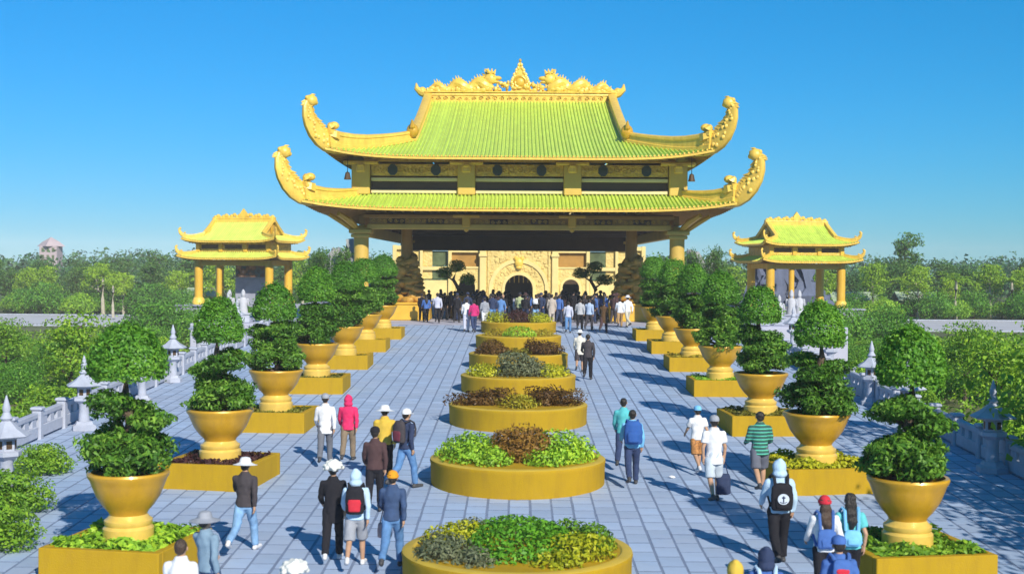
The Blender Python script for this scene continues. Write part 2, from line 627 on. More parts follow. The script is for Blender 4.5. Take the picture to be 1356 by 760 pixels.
# sloping bed of the walk, with its retaining sides
mb = MB()
y0, y1 = -6.0, 70.149
a = [(-PX, y0, gz(y0) - .004), (PX, y0, gz(y0) - .004), (PX, y1, gz(70.1) - .004), (-PX, y1, gz(70.1) - .004)]
b = [(p[0], p[1], -3.2) for p in a]
mb.v = a + b
mb.f = [(0, 1, 2, 3), (7, 6, 5, 4), (4, 5, 1, 0), (5, 6, 2, 1), (6, 7, 3, 2), (7, 4, 0, 3)]
mb.m = [0] * 6
plaza = struct(mb.build('plaza', JOINT, smooth=0))
# terrace in front of and around the hall
mb = MB()
mb.box((0, 108.15, -1.6), (36, 76, 3.2), 0.04)
terrace = struct(mb.build('terrace', TERR))

# paving stones
BEDS = [(20.0, 1.79), (27.8, 1.89), (36.1, 1.94), (43.0, 1.92), (50.1, 1.93), (58.0, 1.93), (66.0, 1.93)]
PW, PD, GX, GY = 0.42, 0.62, 0.042, 0.045
SL = math.atan(0.0335)


def paver_box(mb, cx, cy, w, d, dz):
    h = 0.05
    z = gz(cy)
    base = len(mb.v)
    c = 0.002
    for (k, zz) in ((0, -h), (0, -c), (c, 0)):
        for (sx, sy) in ((-1, -1), (1, -1), (1, 1), (-1, 1)):
            yy = cy + sy * (d / 2 - k)
            mb.v.append((cx + sx * (w / 2 - k), yy, gz(yy) + zz + dz))
    for i in range(2):
        for j in range(4):
            k = (j + 1) % 4
            mb.cur = 1
            mb.face(base + i * 4 + j, base + i * 4 + k, base + i * 4 + 4 + k, base + i * 4 + 4 + j)
    mb.cur = 0
    mb.face(base + 8, base + 9, base + 10, base + 11)


slots = []
ncol = int(2 * (PX - 0.35) / PW)
for i in range(ncol):
    cx = -PX + 0.35 + PW * (i + 0.5)
    off = (0.5 if i % 2 else 0) * PD
    y = -2 + off
    while y < 69.7:
        slots.append((cx, y))
        y += PD
seen = []
rest = []
for (cx, cy) in slots:
    d2 = cy
    px = 687 + cx * 1700 / max(cy, 1)
    py = 295 + 9520 / max(cy, 1)
    vis = 0 < px < 1356 and py < 758 and cy > 19
    hid = any((cx) ** 2 + (cy - by) ** 2 < (br - .2) ** 2 for by, br in BEDS)
    hid = hid or any(abs(cy - by) < 3.0 and abs(cx) < br for by, br in BEDS[2:] if cy > by)
    if abs(cx) > 5.6:
        hid = True
    (seen if vis and not hid else rest).append((cx, cy))
seen.sort(key=lambda p: p[1])
rest += seen[290:]
seen = seen[:290]
mb = MB()
paver_box(mb, 0, 0, PW - GX, PD - GY, 2.35)
# one shared mesh for the single stones, laid along the slope
pm = mb.mesh('paver', [PAVE, JOINT], smooth=0)
for (cx, cy) in seen:
    o = link('paver', pm, plaza, (cx + random.uniform(-.006, .006), cy + random.uniform(-.008, .008), gz(cy) + random.uniform(-.001, .002)))
    o.rotation_euler = (random.uniform(-.002, .002), random.uniform(-.003, .003), random.uniform(-.006, .006))
mb = MB()
for (cx, cy) in rest:
    paver_box(mb, cx, cy, PW - GX + random.uniform(-.01, .01), PD - GY, random.uniform(-.001, .002))
pf = mb.build('paver_field', [PAVE, JOINT], plaza, smooth=0)
pf['kind'] = 'stuff'
# edge strips of dressed stone along both sides
mb = MB()
for s in (-1, 1):
    y = -5
    while y < 69.4:
        paver_box(mb, s * (PX - 0.17), y + 0.5, 0.32, 0.98, 0.03)
        y += 1.0
e = mb.build('edge_stones', [STONE, JOINT], plaza, smooth=0)
e['kind'] = 'stuff'

# ================================================================== ROOFS
def roof(parent, cx, cy, A, B, a, b, ze, zt, prof, lift, bulge, step, tile_m, fascia_m, under_m, tb=1.0, full=False,
         row_h=0.10, drop=0.2, K=7, rafters=True):
    """Hipped ring of roof: eave half sizes A (x), B (y); inner half sizes a, b. prof(u) in 0..1 over the whole front run.
    full: front and back slopes run on to a ridge at depth 0 (hip-and-gable roof)."""
    tiles, fasc, und, raf = MB(), MB(), MB(), MB()

    def z_of(u, e):
        return ze + (zt - ze) * prof(u) + lift * max(0.0, 1 - u / tb) ** 1.5 * abs(e) ** 6

    for side in ('front', 'right', 'back', 'left'):
        fb = side in ('front', 'back')
        S, D = (A, B) if fb else (B, A)          # half length along the eave, eave distance from the centre
        s_in, d_in = (a, b) if fb else (b, a)

        def T(s, d, z):
            if side == 'front':
                return (cx + s, cy - d, z)
            if side == 'back':
                return (cx - s, cy + d, z)
            if side == 'right':
                return (cx + d, cy + s, z)
            return (cx - d, cy - s, z)

        n = max(3, int(2 * S / step))
        w = 2 * S / n
        for i in range(n):
            s = -S + w * (i + .5)
            if abs(s) <= s_in:
                tend = 1.0 if (full and fb) else tb
            else:
                tend = tb * (S - abs(s)) / (S - s_in)
            if tend < 0.02:
                tend = 0.02
            rows = []
            k_ = K if tend > .5 else 4
            for q in range(k_ + 1):
                t = tend * q / k_
                if full and fb:
                    d = D * (1 - t)
                else:
                    d = D + (d_in - D) * (t / tb)
                row = []
                for (o, h) in ((-.5, 0), (-.27, .012), (-.15, row_h), (.15, row_h), (.27, .012), (.5, 0)):
                    ss = s + o * w
                    e = ss / S
                    bl = bulge * abs(e) ** 5 * max(0, 1 - t / tb)
                    row.append(T(ss * (1 + bl / S * .6), d + bl, z_of(t, e) + h))
                rows.append(row)
            tiles.quad_strip(rows)
            # round end tile, drip tile and the fascia board behind
            e = s / S
            bl = bulge * abs(e) ** 5
            z0 = z_of(0, e)
            p = T(s * (1 + bl / S * .6), D + bl + .03, z0 + row_h * .4)
            q = T(s * (1 + bl / S * .6), D + bl - .10, z0 + row_h * .4)
            fasc.tube([p, q], w * .27, 6)
        m = 24
        rows, rows2, rows3 = [], [], []
        for i in range(m + 1):
            s = -S + 2 * S * i / m
            e = s / S
            bl = bulge * abs(e) ** 5
            z0 = z_of(0, e)
            f = (1 + bl / S * .6)
            rows.append([T(s * f, D + bl - .005, z0 - .015), T(s * f, D + bl - .005, z0 - .14), T(s * f, D + bl - .12, z0 - .14)])
            si = max(-s_in, min(s_in, s * s_in / S))
            rows2.append([T(s * f, D + bl - .12, z0 - .13), T(s * .5 * f + si * .5, (D + d_in) / 2, (z0 + z_of(tb, 0)) / 2 - drop), T(si, d_in - .1, z_of(tb, 0) - drop)])
        fasc.quad_strip(rows)
        und.quad_strip(rows2)
        if rafters:
            nr = int(2 * S / (step * 2.2))
            for i in range(nr):
                s = -S + 2 * S * (i + .5) / nr
                e = s / S
                bl = bulge * abs(e) ** 5
                si = s * s_in / S if abs(s) > s_in * .95 else s
                z0 = z_of(0, e)
                raf.tube([T(s, D + bl - .15, z0 - .19), T(si, d_in, z_of(tb, 0) - drop - .06)], step * .28, 4)
    o = tiles.build('roof_tiles', tile_m, parent, smooth=50); o['kind'] = 'stuff'
    o = fasc.build('eave_tiles', fascia_m, parent); o['kind'] = 'stuff'
    und.build('soffit', under_m, parent)
    if rafters:
        o = raf.build('rafters', under_m, parent, smooth=0); o['kind'] = 'stuff'


def sweep_ridge(mb, pts, h, w, n=None):
    """moulded ridge: cross-section with a cap, swept along pts"""
    pts = [Vector(p) for p in pts]
    prof = [(-.5, 0), (-.5, .25), (-.38, .3), (-.38, .68), (-.5, .74), (-.46, .9), (-.2, 1), (.2, 1), (.46, .9), (.5, .74), (.38, .68), (.38, .3), (.5, .25), (.5, 0)]
    rows = []
    for i, p in enumerate(pts):
        d = pts[min(i + 1, len(pts) - 1)] - pts[max(i - 1, 0)]
        side = d.cross(Vector((0, 0, 1))).normalized()
        hh = h[i] if hasattr(h, '__len__') else h
        rows.append([tuple(p + side * (a * w) + Vector((0, 0, b * hh))) for a, b in prof])
    base = len(mb.v)
    k = len(prof)
    mb.quad_strip(rows, True)
    mb.face(*[base + j for j in range(k)])
    mb.face(*[base + (len(rows) - 1) * k + j for j in reversed(range(k))])


def horn(parent, corner, dirx, diry, sc, material, seed=0):
    """up-curled dragon horn rising from an eave corner"""
    rnd = random.Random(seed)
    c = Vector(corner)
    dv = Vector((dirx, diry, 0)).normalized()
    sv_ = Vector((-dv.y, dv.x, 0))
    path = [(-1.9, .16, .30), (-1.2, .26, .44), (-.55, .38, .58), (0, .54, .66), (.55, .82, .64), (1.05, 1.26, .58), (1.42, 1.80, .50), (1.62, 2.35, .43), (1.66, 2.85, .37), (1.54, 3.2, .32)]
    mb = MB()
    P3 = [c + dv * (a * sc) + Vector((0, 0, b * sc)) for a, b, r in path]
    # rounded slab cross-section: deep in the plane of the curl, thinner across
    rows = []
    n = 14
    for i, p in enumerate(P3):
        d = (P3[min(i + 1, len(P3) - 1)] - P3[max(i - 1, 0)]).normalized()
        nn = d.cross(sv_).normalized()
        r = path[i][2] * sc
        rows.append([tuple(p + nn * (r * math.copysign(abs(math.cos(t)) ** .7, math.cos(t))) + sv_ * (r * .52 * math.copysign(abs(math.sin(t)) ** .7, math.sin(t)))) for t in [2 * math.pi * j / n for j in range(n)]])
    base = len(mb.v)
    mb.quad_strip(rows, True)
    mb.face(*[base + j for j in reversed(range(n))])
    mb.face(*[base + (len(rows) - 1) * n + j for j in range(n)])
    # cloud curls along the inner (upper) edge and scales on the flanks
    for i in range(2, len(P3) - 1):
        for q in range(3):
            f = (q + .5) / 3
            p = P3[i].lerp(P3[i + 1] if i + 1 < len(P3) else P3[i], f)
            d = (P3[min(i + 1, len(P3) - 1)] - P3[i]).normalized()
            nn = d.cross(sv_).normalized()
            if nn.z < 0 or nn.dot(dv) > 0:
                nn = -nn
            r = path[i][2] * sc
            q0 = p + nn * r * .85
            mb.tube([q0, q0 + (nn * .8 - d * .5).normalized() * r * rnd.uniform(.55, .95)], [r * .36, r * .05], 6)
            for s in (-1, 1):
                mb.ell(p + nn * rnd.uniform(-.5, .5) * r + sv_ * (s * r * .46), (r * .26, r * .10, r * .26), 7, 5)
    o = mb.build('roof_horn', material, parent)
    # curled head at the tip and the small crest half way up
    hb = MB()
    tip = P3[-1]
    inn = -dv
    hb.ell(tip + inn * .18 * sc + Vector((0, 0, .12 * sc)), (.46 * sc, .40 * sc, .42 * sc), 10, 7)
    hb.ell(tip + inn * .52 * sc + Vector((0, 0, .02 * sc)), (.22 * sc, .22 * sc, .18 * sc), 8, 6)
    hb.ell(tip + inn * .50 * sc + Vector((0, 0, .30 * sc)), (.16 * sc, .16 * sc, .16 * sc), 8, 6)
    hb.ell(tip - inn * .12 * sc + Vector((0, 0, .30 * sc)), (.17 * sc, .17 * sc, .17 * sc), 8, 6)
    hb.tube([tip + inn * .1 * sc + Vector((0, 0, .3 * sc)), tip + inn * .3 * sc + Vector((0, 0, .55 * sc)), tip + inn * .55 * sc + Vector((0, 0, .58 * sc))], [.12 * sc, .09 * sc, .03 * sc], 6)
    hb.build('dragon_head', material, o)
    cb = MB()
    q = P3[3] + inn * .35 * sc + Vector((0, 0, .35 * sc))
    cb.tube([q, q + inn * .12 * sc + Vector((0, 0, .45 * sc)), q + inn * .02 * sc + Vector((0, 0, .80 * sc)), q + dv * .22 * sc + Vector((0, 0, .98 * sc))], [.60 * sc, .50 * sc, .38 * sc, .14 * sc], 8)
    cb.ell(q + inn * .22 * sc + Vector((0, 0, .88 * sc)), (.38 * sc, .32 * sc, .28 * sc), 8, 6)
    cb.ell(q + inn * .25 * sc + Vector((0, 0, .35 * sc)), (.16 * sc, .16 * sc, .16 * sc), 7, 5)
    cb.build('crest', material, o)
    return o


def dragon(parent, x0, x1, y, z, sc, material, name='ridge_dragon'):
    """coiling dragon from tail (x0) to reared head (x1)"""
    mb = MB()
    L = x1 - x0
    sg = 1 if L > 0 else -1
    pts, rad = [], []
    n = 44
    for i in range(n + 1):
        t = i / n
        x = x0 + L * t
        zz = z + sc * (.30 + .26 * math.sin(t * 17.5) + .28 * t)
        yy = y + .12 * sc * math.cos(t * 17.5)
        pts.append((x, yy, zz))
        rad.append(sc * (.16 + .26 * min(1, t * 2.2)))
    mb.tube(pts, rad, 10)
    for i in range(40):
        t = i / 39
        mb.ell((x0 + L * t + random.uniform(-.1, .1), y + random.uniform(-.15, .1), z + sc * random.uniform(.05, .30 + .35 * t)), (.26 * sc, .2 * sc, .2 * sc), 7, 5)
    for i in range(3, n, 2):
        p = Vector(pts[i])
        mb.tube([p + Vector((0, 0, rad[i] * .7)), p + Vector((-sg * .12 * sc, 0, rad[i] + .24 * sc))], [.10 * sc, .015], 5)
        mb.ell((p.x + random.uniform(-.1, .1), p.y - rad[i] * .6, z + random.uniform(.05, .3) * sc), (.24 * sc, .16 * sc, .2 * sc), 7, 5)
    o = mb.build(name, material, parent)
    hb = MB()
    p = Vector((x1, y, z + sc * 1.05))
    hb.ell(p, (.52 * sc, .38 * sc, .46 * sc), 10, 8)
    hb.ell(p + Vector((sg * .55 * sc, 0, .05 * sc)), (.34 * sc, .26 * sc, .18 * sc), 9, 6)
    hb.ell(p + Vector((sg * .45 * sc, 0, -.25 * sc)), (.30 * sc, .22 * sc, .12 * sc), 9, 6)
    for k in range(9):
        a = R(60 + k * 22)
        q = p + Vector((sg * math.cos(a) * .5 * sc, random.uniform(-.2, .2) * sc, math.sin(a) * .45 * sc))
        hb.tube([q, q + Vector((sg * math.cos(a) * .32 * sc, 0, math.sin(a) * .34 * sc + .05))], [.16 * sc, .02], 6)
    for s in (-1, 1):
        hb.tube([p + Vector((0, s * .2 * sc, .35 * sc)), p + Vector((-sg * .3 * sc, s * .25 * sc, .7 * sc)), p + Vector((-sg * .5 * sc, s * .3 * sc, .72 * sc))], [.09 * sc, .06 * sc, .02], 6)
        hb.ell(p + Vector((sg * .25 * sc, s * .26 * sc, .2 * sc)), (.1 * sc,) * 3, 6, 5)
    hb.build('dragon_head', material, o)
    return o


def flame(parent, x, y, z, sc):
    """flaming pearl at the middle of the ridge"""
    half = [(.95, 0), (.72, .10), (.60, .30), (.70, .42), (.66, .60), (.78, .78), (.72, .98), (.66, 1.12), (.52, 1.28), (.55, 1.42), (.36, 1.58), (.34, 1.78), (.18, 1.95), (.12, 2.2), (0, 2.55)]
    out = half + [(-a, b) for a, b in reversed(half[:-1])]
    mb = MB()
    mb.prism(out, .30 * sc, lambda a, b, t: (x + a * sc, y + t, z + b * sc))
    for a, b in half[2:]:
        for s in (-1, 1):
            mb.ell((x + s * a * sc * .84, y - .16 * sc, z + b * sc * .97), (.12 * sc, .1 * sc, .15 * sc), 7, 5)
    o = mb.build('flame_ornament', GOLDB, parent, smooth=25)
    rb = MB()
    rows = []
    for i in range(25):
        t = 2 * math.pi * i / 24
        rows.append([(x + (.44 + .11 * math.cos(u)) * sc * math.cos(t), y - .17 * sc + .10 * sc * math.sin(u), z + (.78 + (.44 + .11 * math.cos(u)) * math.sin(t)) * sc) for u in [2 * math.pi * j / 8 for j in range(8)]])
    rb.quad_strip(rows, True)
    rb.build('ring', GOLDP, o)
    rb = MB()
    rb.ell((x, y - .15 * sc, z + .78 * sc), (.36 * sc, .16 * sc, .36 * sc), 14, 8)
    rb.build('disc', GOLD, o)


def scrolls(mb, x0, x1, z0, z1, y, n, seed, ydir=-1):
    """low relief of curling stems"""
    rnd = random.Random(seed)
    for i in range(n):
        cx = x0 + (x1 - x0) * (i + .5) / n
        cz = (z0 + z1) / 2 + rnd.uniform(-.1, .1) * (z1 - z0)
        r0 = min((z1 - z0) * .42, (x1 - x0) / n * .5)
        ph = rnd.choice((0, math.pi))
        sg = rnd.choice((-1, 1))
        pts, rad = [], []
        for k in range(13):
            t = k / 12
            r = r0 * (1 - .78 * t)
            an = ph + sg * t * 8.5
            pts.append((cx + r * math.cos(an), y + ydir * .03, cz + r * math.sin(an)))
            rad.append(r0 * (.17 - .05 * t))
        mb.tube(pts, rad, 5)
        mb.ell((cx, y + ydir * .04, cz), (r0 * .22,) * 3, 6, 4)


# ================================================================== MAIN HALL
hall = thing('temple_hall', 'large golden two-tiered hall with green roofs and upcurled dragon horns at the walk end', 'temple', (0, 87, 0))
CY, B1 = 0.0, 15.0
prof = lambda u: .80 * u + .20 * u * u
roof(hall, 0, 0, 11.3, 18.0, 8.9, 14.9, 6.30, 7.25, lambda u: .9 * u + .1 * u * u, .42, .5, .215, TILE, GOLDB, BROWN, drop=.32, K=4)
TB = .30
roof(hall, 0, 0, 10.15, 17.5, 6.2, 12.25, 9.12, 14.35, prof, .45, .5, .215, TILE, GOLDB, BROWN, tb=TB, full=True, drop=.55, K=10)
zb = 9.12 + (14.35 - 9.12) * prof(TB)


def column(parent, x, y, z0, z1, r, m, base=True, cap=True):
    mb = MB()
    mb.lathe([(r, z0), (r, z1)], 20, (x, y, 0))
    c = mb.build('column', m, parent)
    if base:
        mb = MB()
        mb.lathe([(r * 1.55, z0), (r * 1.6, z0 + .25), (r * 1.35, z0 + .42), (r * 1.2, z0 + .55), (r * 1.05, z0 + .62)], 20, (x, y, .002))
        mb.build('column_base', GOLDB, c)
    if cap:
        mb = MB()
        mb.box((x, y, z1 - .18), (r * 3.0, r * 3.0, .22), .04)
        mb.box((x, y, z1 - .42), (r * 2.5, r * 2.5, .20), .04)
        mb.build('capital', m, c)
    return c


for sx in (-1, 1):
    for yy in (-15, 15):
        column(hall, sx * 8.85, yy, 0.0, 5.3, .42, WALLC)
    # brackets leaning out from the corner columns to the eave
    for yy in (-15, 15):
        mb = MB()
        s = -1 if yy < 0 else 1
        mb.tube([(sx * 8.95, yy + .1 * s, 5.15), (sx * 9.4, yy + 1.0 * s, 5.7), (sx * 9.9, yy + 1.7 * s, 6.05)], [.16, .19, .14], 6)
        mb.tube([(sx * 9.0, yy, 5.0), (sx * 9.9, yy + .3 * s, 5.65), (sx * 10.6, yy + .5 * s, 6.05)], [.14, .17, .12], 6)
        mb.build('bracket', GOLD, hall)
# lower beams, frieze and hanging posts on all four sides
for s in (-1, 1):
    y = s * 15
    mb = MB(); mb.box((0, y, 5.40), (17.0, .46, .30), .04); mb.build('beam', WALLC if s < 0 else BROWN, hall)
    mb = MB(); mb.box((0, y + s * .02, 5.97), (17.4, .5, .22), .04); mb.build('beam', BROWN, hall)
    for i, (xa, xb) in enumerate(((-8.4, -3.2), (-2.72, 2.72), (3.2, 8.4))):
        mb = MB(); mb.box(((xa + xb) / 2, y, 5.705), (xb - xa, .14, .30), 0.01)
        f = mb.build('frieze_panel', BROWN, hall)
        if s < 0:
            mb = MB(); scrolls(mb, xa + .1, xb - .1, 5.57, 5.85, y - .075, 16, 30 + i); mb.build('carving', GOLDC, f)['kind'] = 'stuff'
        for k in (.29, .71):
            mb = MB(); mb.box((xa + (xb - xa) * k, y, 5.705), (1.0, .20, .27), .02); mb.build('grille', DARKW, f)
    for x in (-2.96, 2.96):
        mb = MB(); mb.box((x, y + s * .06, 5.70), (.46, .56, .62), .05); mb.box((x, y + s * .2, 6.0), (1.5, .3, .16), .04); mb.lathe([(.02, 5.12), (.12, 5.18), (.16, 5.3), (.1, 5.38)], 10, (x, y + s * .1, 0)); mb.build('hanging_post', GOLD, hall)
    mb = MB(); mb.box((s * 8.85, 0, 5.20), (.40, 29.4, .62), .04); mb.build('side_beam', WALLC, hall)
    mb = MB(); mb.box((s * 8.85, 0, 5.80), (.30, 29.5, .55), .03); mb.build('side_frieze', BROWN, hall)
# dark coffered ceiling
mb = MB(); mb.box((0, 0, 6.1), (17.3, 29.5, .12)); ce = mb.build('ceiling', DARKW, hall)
for yy in (-10, -5, 0, 5, 10):
    mb = MB(); mb.box((0, yy, 5.75), (17.2, .5, .55), .04); mb.build('ceiling_beam', DARKW, ce)
mb = MB(); mb.box((0, 14.6, 5.25), (16.8, .4, 1.66), .04); mb.build('rear_lintel', DARKW, hall)
# drum wall between the two roofs
for s in (-1, 1):
    y = s * 15
    for x in (-8.85, -2.96, 2.96, 8.85):
        w = .98 if abs(x) < 5 else 1.02
        mb = MB(); mb.box((x, y, 8.05), (w, .9, 1.75), .05); p = mb.build('pillar', WALLC, hall)
        mb = MB(); mb.box((x, y - .02 * 1, 8.95), (w * 1.9, .96, .18), .04); mb.box((x, y + s * .42, 8.62), (.52, .3, .40), .06); mb.box((x, y + s * .5, 8.80), (.36, .34, .16), .04); mb.build('capital', GOLDB, p)
    for i, (xa, xb) in enumerate(((-8.3, -3.46), (-2.46, 2.46), (3.46, 8.3))):
        xc, w = (xa + xb) / 2, xb - xa
        mb = MB(); mb.box((xc, y, 8.57), (w, .30, .66), .02); f = mb.build('frieze_panel', GOLDC, hall)
        mb = MB(); scrolls(mb, xa + .1, xb - .1, 8.28, 8.88, y + s * .15, 11, 60 + i, s); mb.build('carving', GOLDC, f)['kind'] = 'stuff'
        for k in (.25, .75):
            mx = xa + w * k
            mb = MB()
            oc = [(.29 * math.cos(R(22.5 + 45 * j)), .33 * math.sin(R(22.5 + 45 * j))) for j in range(8)]
            mb.prism(oc, .46, lambda a_, b_, t: (mx + a_, y + t, 8.57 + b_))
            mb.build('medallion', MEDAL, f, smooth=0)
        mb = MB(); mb.box((xc, y, 8.04), (w, .42, .20), .03); mb.build('rail', RAILC, hall)
        mb = MB(); mb.box((xc, y, 7.70), (w, .10, .50)); mb.build('dark_panel', DARKW, hall)
        for k in range(9):
            pass
        mb = MB(); mb.box((xc, y, 7.36), (w, .46, .20), .03); mb.build('rail', RAILC, hall)
    mb = MB(); mb.box((0, y + s * .05, 9.10), (17.4, .7, .16), .03); mb.build('beam', BROWN, hall)
    mb = MB(); mb.box((s * 8.85, 0, 8.0), (.6, 29.1, 1.9), .03); mb.build('side_wall', WALLC, hall)
# hip ridges, descending ridges, main ridge
for sx in (-1, 1):
    for sy in (-1, 1):
        pts = []
        for i in range(7):
            t = i / 6
            u = 1 - t
            x = 8.75 + (11.55 - 8.75) * t; y = 14.8 + (18.3 - 14.8) * t
            z = 6.30 + .95 * u * .95 + .42 * (1 - u) ** 4 + .02
            pts.append((sx * x, sy * y, z))
        mb = MB(); sweep_ridge(mb, pts, [.42, .46, .54, .64, .74, .86, .95], .46); mb.build('hip_ridge', GOLDB, hall)
        horn(hall, (sx * 11.65, sy * 18.1, 6.55), sx * .80, sy * .60, .80, GOLDB, 3)
        pts = []
        for i in range(8):
            t = i / 7
            u = (1 - t) * TB
            x = 6.2 + (10.35 - 6.2) * t; y = 12.25 + (17.75 - 12.25) * t
            z = 9.12 + 5.23 * prof(u) + .45 * t ** 5
            pts.append((sx * x, sy * y, z))
        mb = MB(); sweep_ridge(mb, pts, [.64, .64, .68, .74, .80, .88, .96, 1.02], .50); mb.build('hip_ridge', GOLDB, hall)
        horn(hall, (sx * 10.4, sy * 17.6, 9.40), sx * .72, sy * .69, .78, GOLDB, 5)
        pts = []
        for i in range(8):
            t = TB + (1 - TB) * i / 7
            pts.append((sx * 6.2, sy * 17.5 * (1 - t), 9.12 + 5.23 * prof(t)))
        mb = MB(); sweep_ridge(mb, pts, .62, .55); d = mb.build('descending_ridge', GOLDB, hall)
        mb = MB()
        q = Vector((sx * 6.2, sy * 12.5, zb))
        mb.ell(q + Vector((0, sy * .1, .55)), (.36, .3, .42), 10, 8)
        mb.tube([q + Vector((0, 0, .5)), q + Vector((0, sy * .4, .8)), q + Vector((0, sy * .5, 1.15))], [.22, .16, .04], 7)
        mb.build('ridge_finial', GOLDP, d)
    # gable triangle
    mb = MB()
    tri = [(-12.25, zb)] + [(-17.5 * (1 - t), 9.12 + 5.23 * prof(t)) for t in (.5, .75, 1)] + [(17.5 * (1 - t), 9.12 + 5.23 * prof(t)) for t in (.75, .5)] + [(12.25, zb)]
    mb.prism(tri, .2, lambda a_, b_, t: (sx * 5.95 + t, a_, b_))
    mb.build('gable_wall', GOLDC, hall)
    # hanging bells under the upper eave
    for sy in (-1, 1):
        mb = MB()
        bx, by = sx * 9.45, sy * 16.4
        mb.tube([(bx, by, 9.3), (bx, by, 8.35)], .02, 5)
        mb.lathe([(.03, 8.36), (.12, 8.30), (.16, 8.1), (.20, 7.93), (.0, 7.95)], 10, (bx, by, 0))
        mb.build('wind_bell', MATS['dark_wood'], hall)
mb = MB(); sweep_ridge(mb, [(-6.5, 0, 14.2), (6.5, 0, 14.2)], .70, .60); rd = mb.build('main_ridge', GOLDB, hall)
mb = MB(); mb.box((0, 0, 14.93), (12.9, .72, .10), .03); mb.build('ridge_cap', GOLDB, rd)
mb = MB(); scrolls(mb, -6.2, 6.2, 14.32, 14.72, -.26, 26, 9); mb.build('carving', GOLDC, rd)['kind'] = 'stuff'
for sx in (-1, 1):
    mb = MB()
    mb.tube([(sx * 6.2, 0, 14.8), (sx * 6.7, 0, 14.95), (sx * 7.0, 0, 15.2), (sx * 7.02, 0, 15.55)], [.34, .28, .18, .04], 8)
    mb.ell((sx * 6.6, 0, 15.0), (.3, .3, .3), 8, 6)
    mb.build('ridge_finial', GOLDB, rd)
    dragon(hall, sx * 6.0, sx * 2.0, 0, 14.95, .86, GOLDB)
mb = MB()
rnd = random.Random(77)
for k in range(150):
    x = rnd.uniform(-6.3, 6.3)
    hgt = .10 + .34 * (1 - abs(x) / 6.3) + (.25 if abs(x) < 1.4 else 0)
    mb.ell((x, rnd.uniform(-.2, .12), 14.98 + rnd.uniform(.0, hgt)), (rnd.uniform(.10, .24), .16, rnd.uniform(.10, .2)), 7, 5)
for k in range(60):
    x = rnd.uniform(-6.1, 6.1)
    z_ = 15.05 + .3 * (1 - abs(x) / 6.3)
    mb.tube([(x, 0, z_), (x + rnd.uniform(-.15, .15), 0, z_ + rnd.uniform(.2, .42))], [.12, .02], 5)
mb.build('ridge_crest', GOLDB, rd)['kind'] = 'stuff'
flame(hall, 0, -.05, 14.95, .86)

# coiled golden dragon pillars standing on boxes under the hall
for sx, lab in ((-1, 'golden rock-carved dragon sculpture on a box plinth beside the left front column of the hall'), (1, 'golden rock-carved dragon sculpture on a box plinth beside the right front column of the hall')):
    t = thing('dragon_sculpture', lab, 'sculpture', (sx * 6.7, 76.6, 0), 0, 'dragon sculptures under the hall')
    mb = MB(); mb.box((0, 0, .48), (2.9, 2.4, .96), .05); mb.box((0, 0, 1.0), (3.05, 2.55, .12), .03); mb.build('plinth', GOLD, t)
    mb = MB()
    rnd = random.Random(5 + sx)
    for k in range(70):
        zz = 1.1 + 2.6 * (k / 70)
        rr = 1.2 * (1 - .6 * k / 70)
        an = k * 2.4
        mb.ell((rr * .78 * math.cos(an), rr * .62 * math.sin(an), zz), (rnd.uniform(.16, .42), rnd.uniform(.16, .4), rnd.uniform(.12, .30)), 13, 9)
    for k, v in enumerate(mb.v):
        q = Vector(v)
        f = mnoise.noise(q * 3.1 + Vector((sx * 5, 0, 0))) * .16 + mnoise.noise(q * 8.0) * .07
        mb.v[k] = (v[0] * (1 + f), v[1] * (1 + f), v[2] + f * .3)
    mb.build('cloud_rock', mat('aged_gold', (0.52, 0.29, 0.045), .45, 0, .35, 2, .6, 6, .55, (.13, .07, .015)), t)
    mb = MB()
    pts = [(.72 * math.cos(u) * (1.25 - u / 22), .6 * math.sin(u) * (1.25 - u / 22), 1.3 + u * .19) for u in [i * .4 for i in range(36)]]
    mb.tube(pts, [.08 + .12 * min(1, i / 8) for i in range(36)], 8)
    mb.ell((pts[-1][0], pts[-1][1] - .2, pts[-1][2] + .1), (.3, .4, .26), 9, 7)
    mb.build('dragon_coil', MATS['aged_gold'], t)
    mb = MB(); mb.lathe([(.34, 3.0), (.33, 5.75)], 16); mb.build('shaft', BROWN, t)

# ================================================================== GATE WALL BEHIND THE HALL
def arch_panel(mb, x0, x1, z0, z1, cx, r, zc, y0, y1, n=14):
    """wall panel with a round-headed opening, thickness y0..y1"""
    arc = [(cx - r, z0)] + [(cx + r * math.cos(math.pi - math.pi * i / n), zc + r * math.sin(math.pi * i / n)) for i in range(n + 1)] + [(cx + r, z0)]
    out = []
    for (x, z) in arc:
        if x <= cx - r + 1e-6 and z <= zc + 1e-6:
            out.append((x0, z))
        elif x >= cx + r - 1e-6 and z <= zc + 1e-6:
            out.append((x1, z))
        else:
            f = (x - (cx - r)) / (2 * r)
            out.append((x0 + (x1 - x0) * f, z1))
    out[1] = (x0, z1); out[-2] = (x1, z1)
    fr = [[(x, y0, z) for x, z in out], [(x, y0, z) for x, z in arc], [(x, y1, z) for x, z in arc], [(x, y1, z) for x, z in out]]
    mb.quad_strip(fr)


def arch_ring(mb, cx, zc, r0, r1, y0, y1, z0, n=18):
    a0 = [(cx - r0, z0)] + [(cx - r0 * math.cos(math.pi * i / n), zc + r0 * math.sin(math.pi * i / n)) for i in range(n + 1)] + [(cx + r0, z0)]
    a1 = [(cx - r1, z0)] + [(cx - r1 * math.cos(math.pi * i / n), zc + r1 * math.sin(math.pi * i / n)) for i in range(n + 1)] + [(cx + r1, z0)]
    mb.quad_strip([[(x, y1, z) for x, z in a0], [(x, y0, z) for x, z in a0], [(x, y0, z) for x, z in a1], [(x, y1, z) for x, z in a1]])


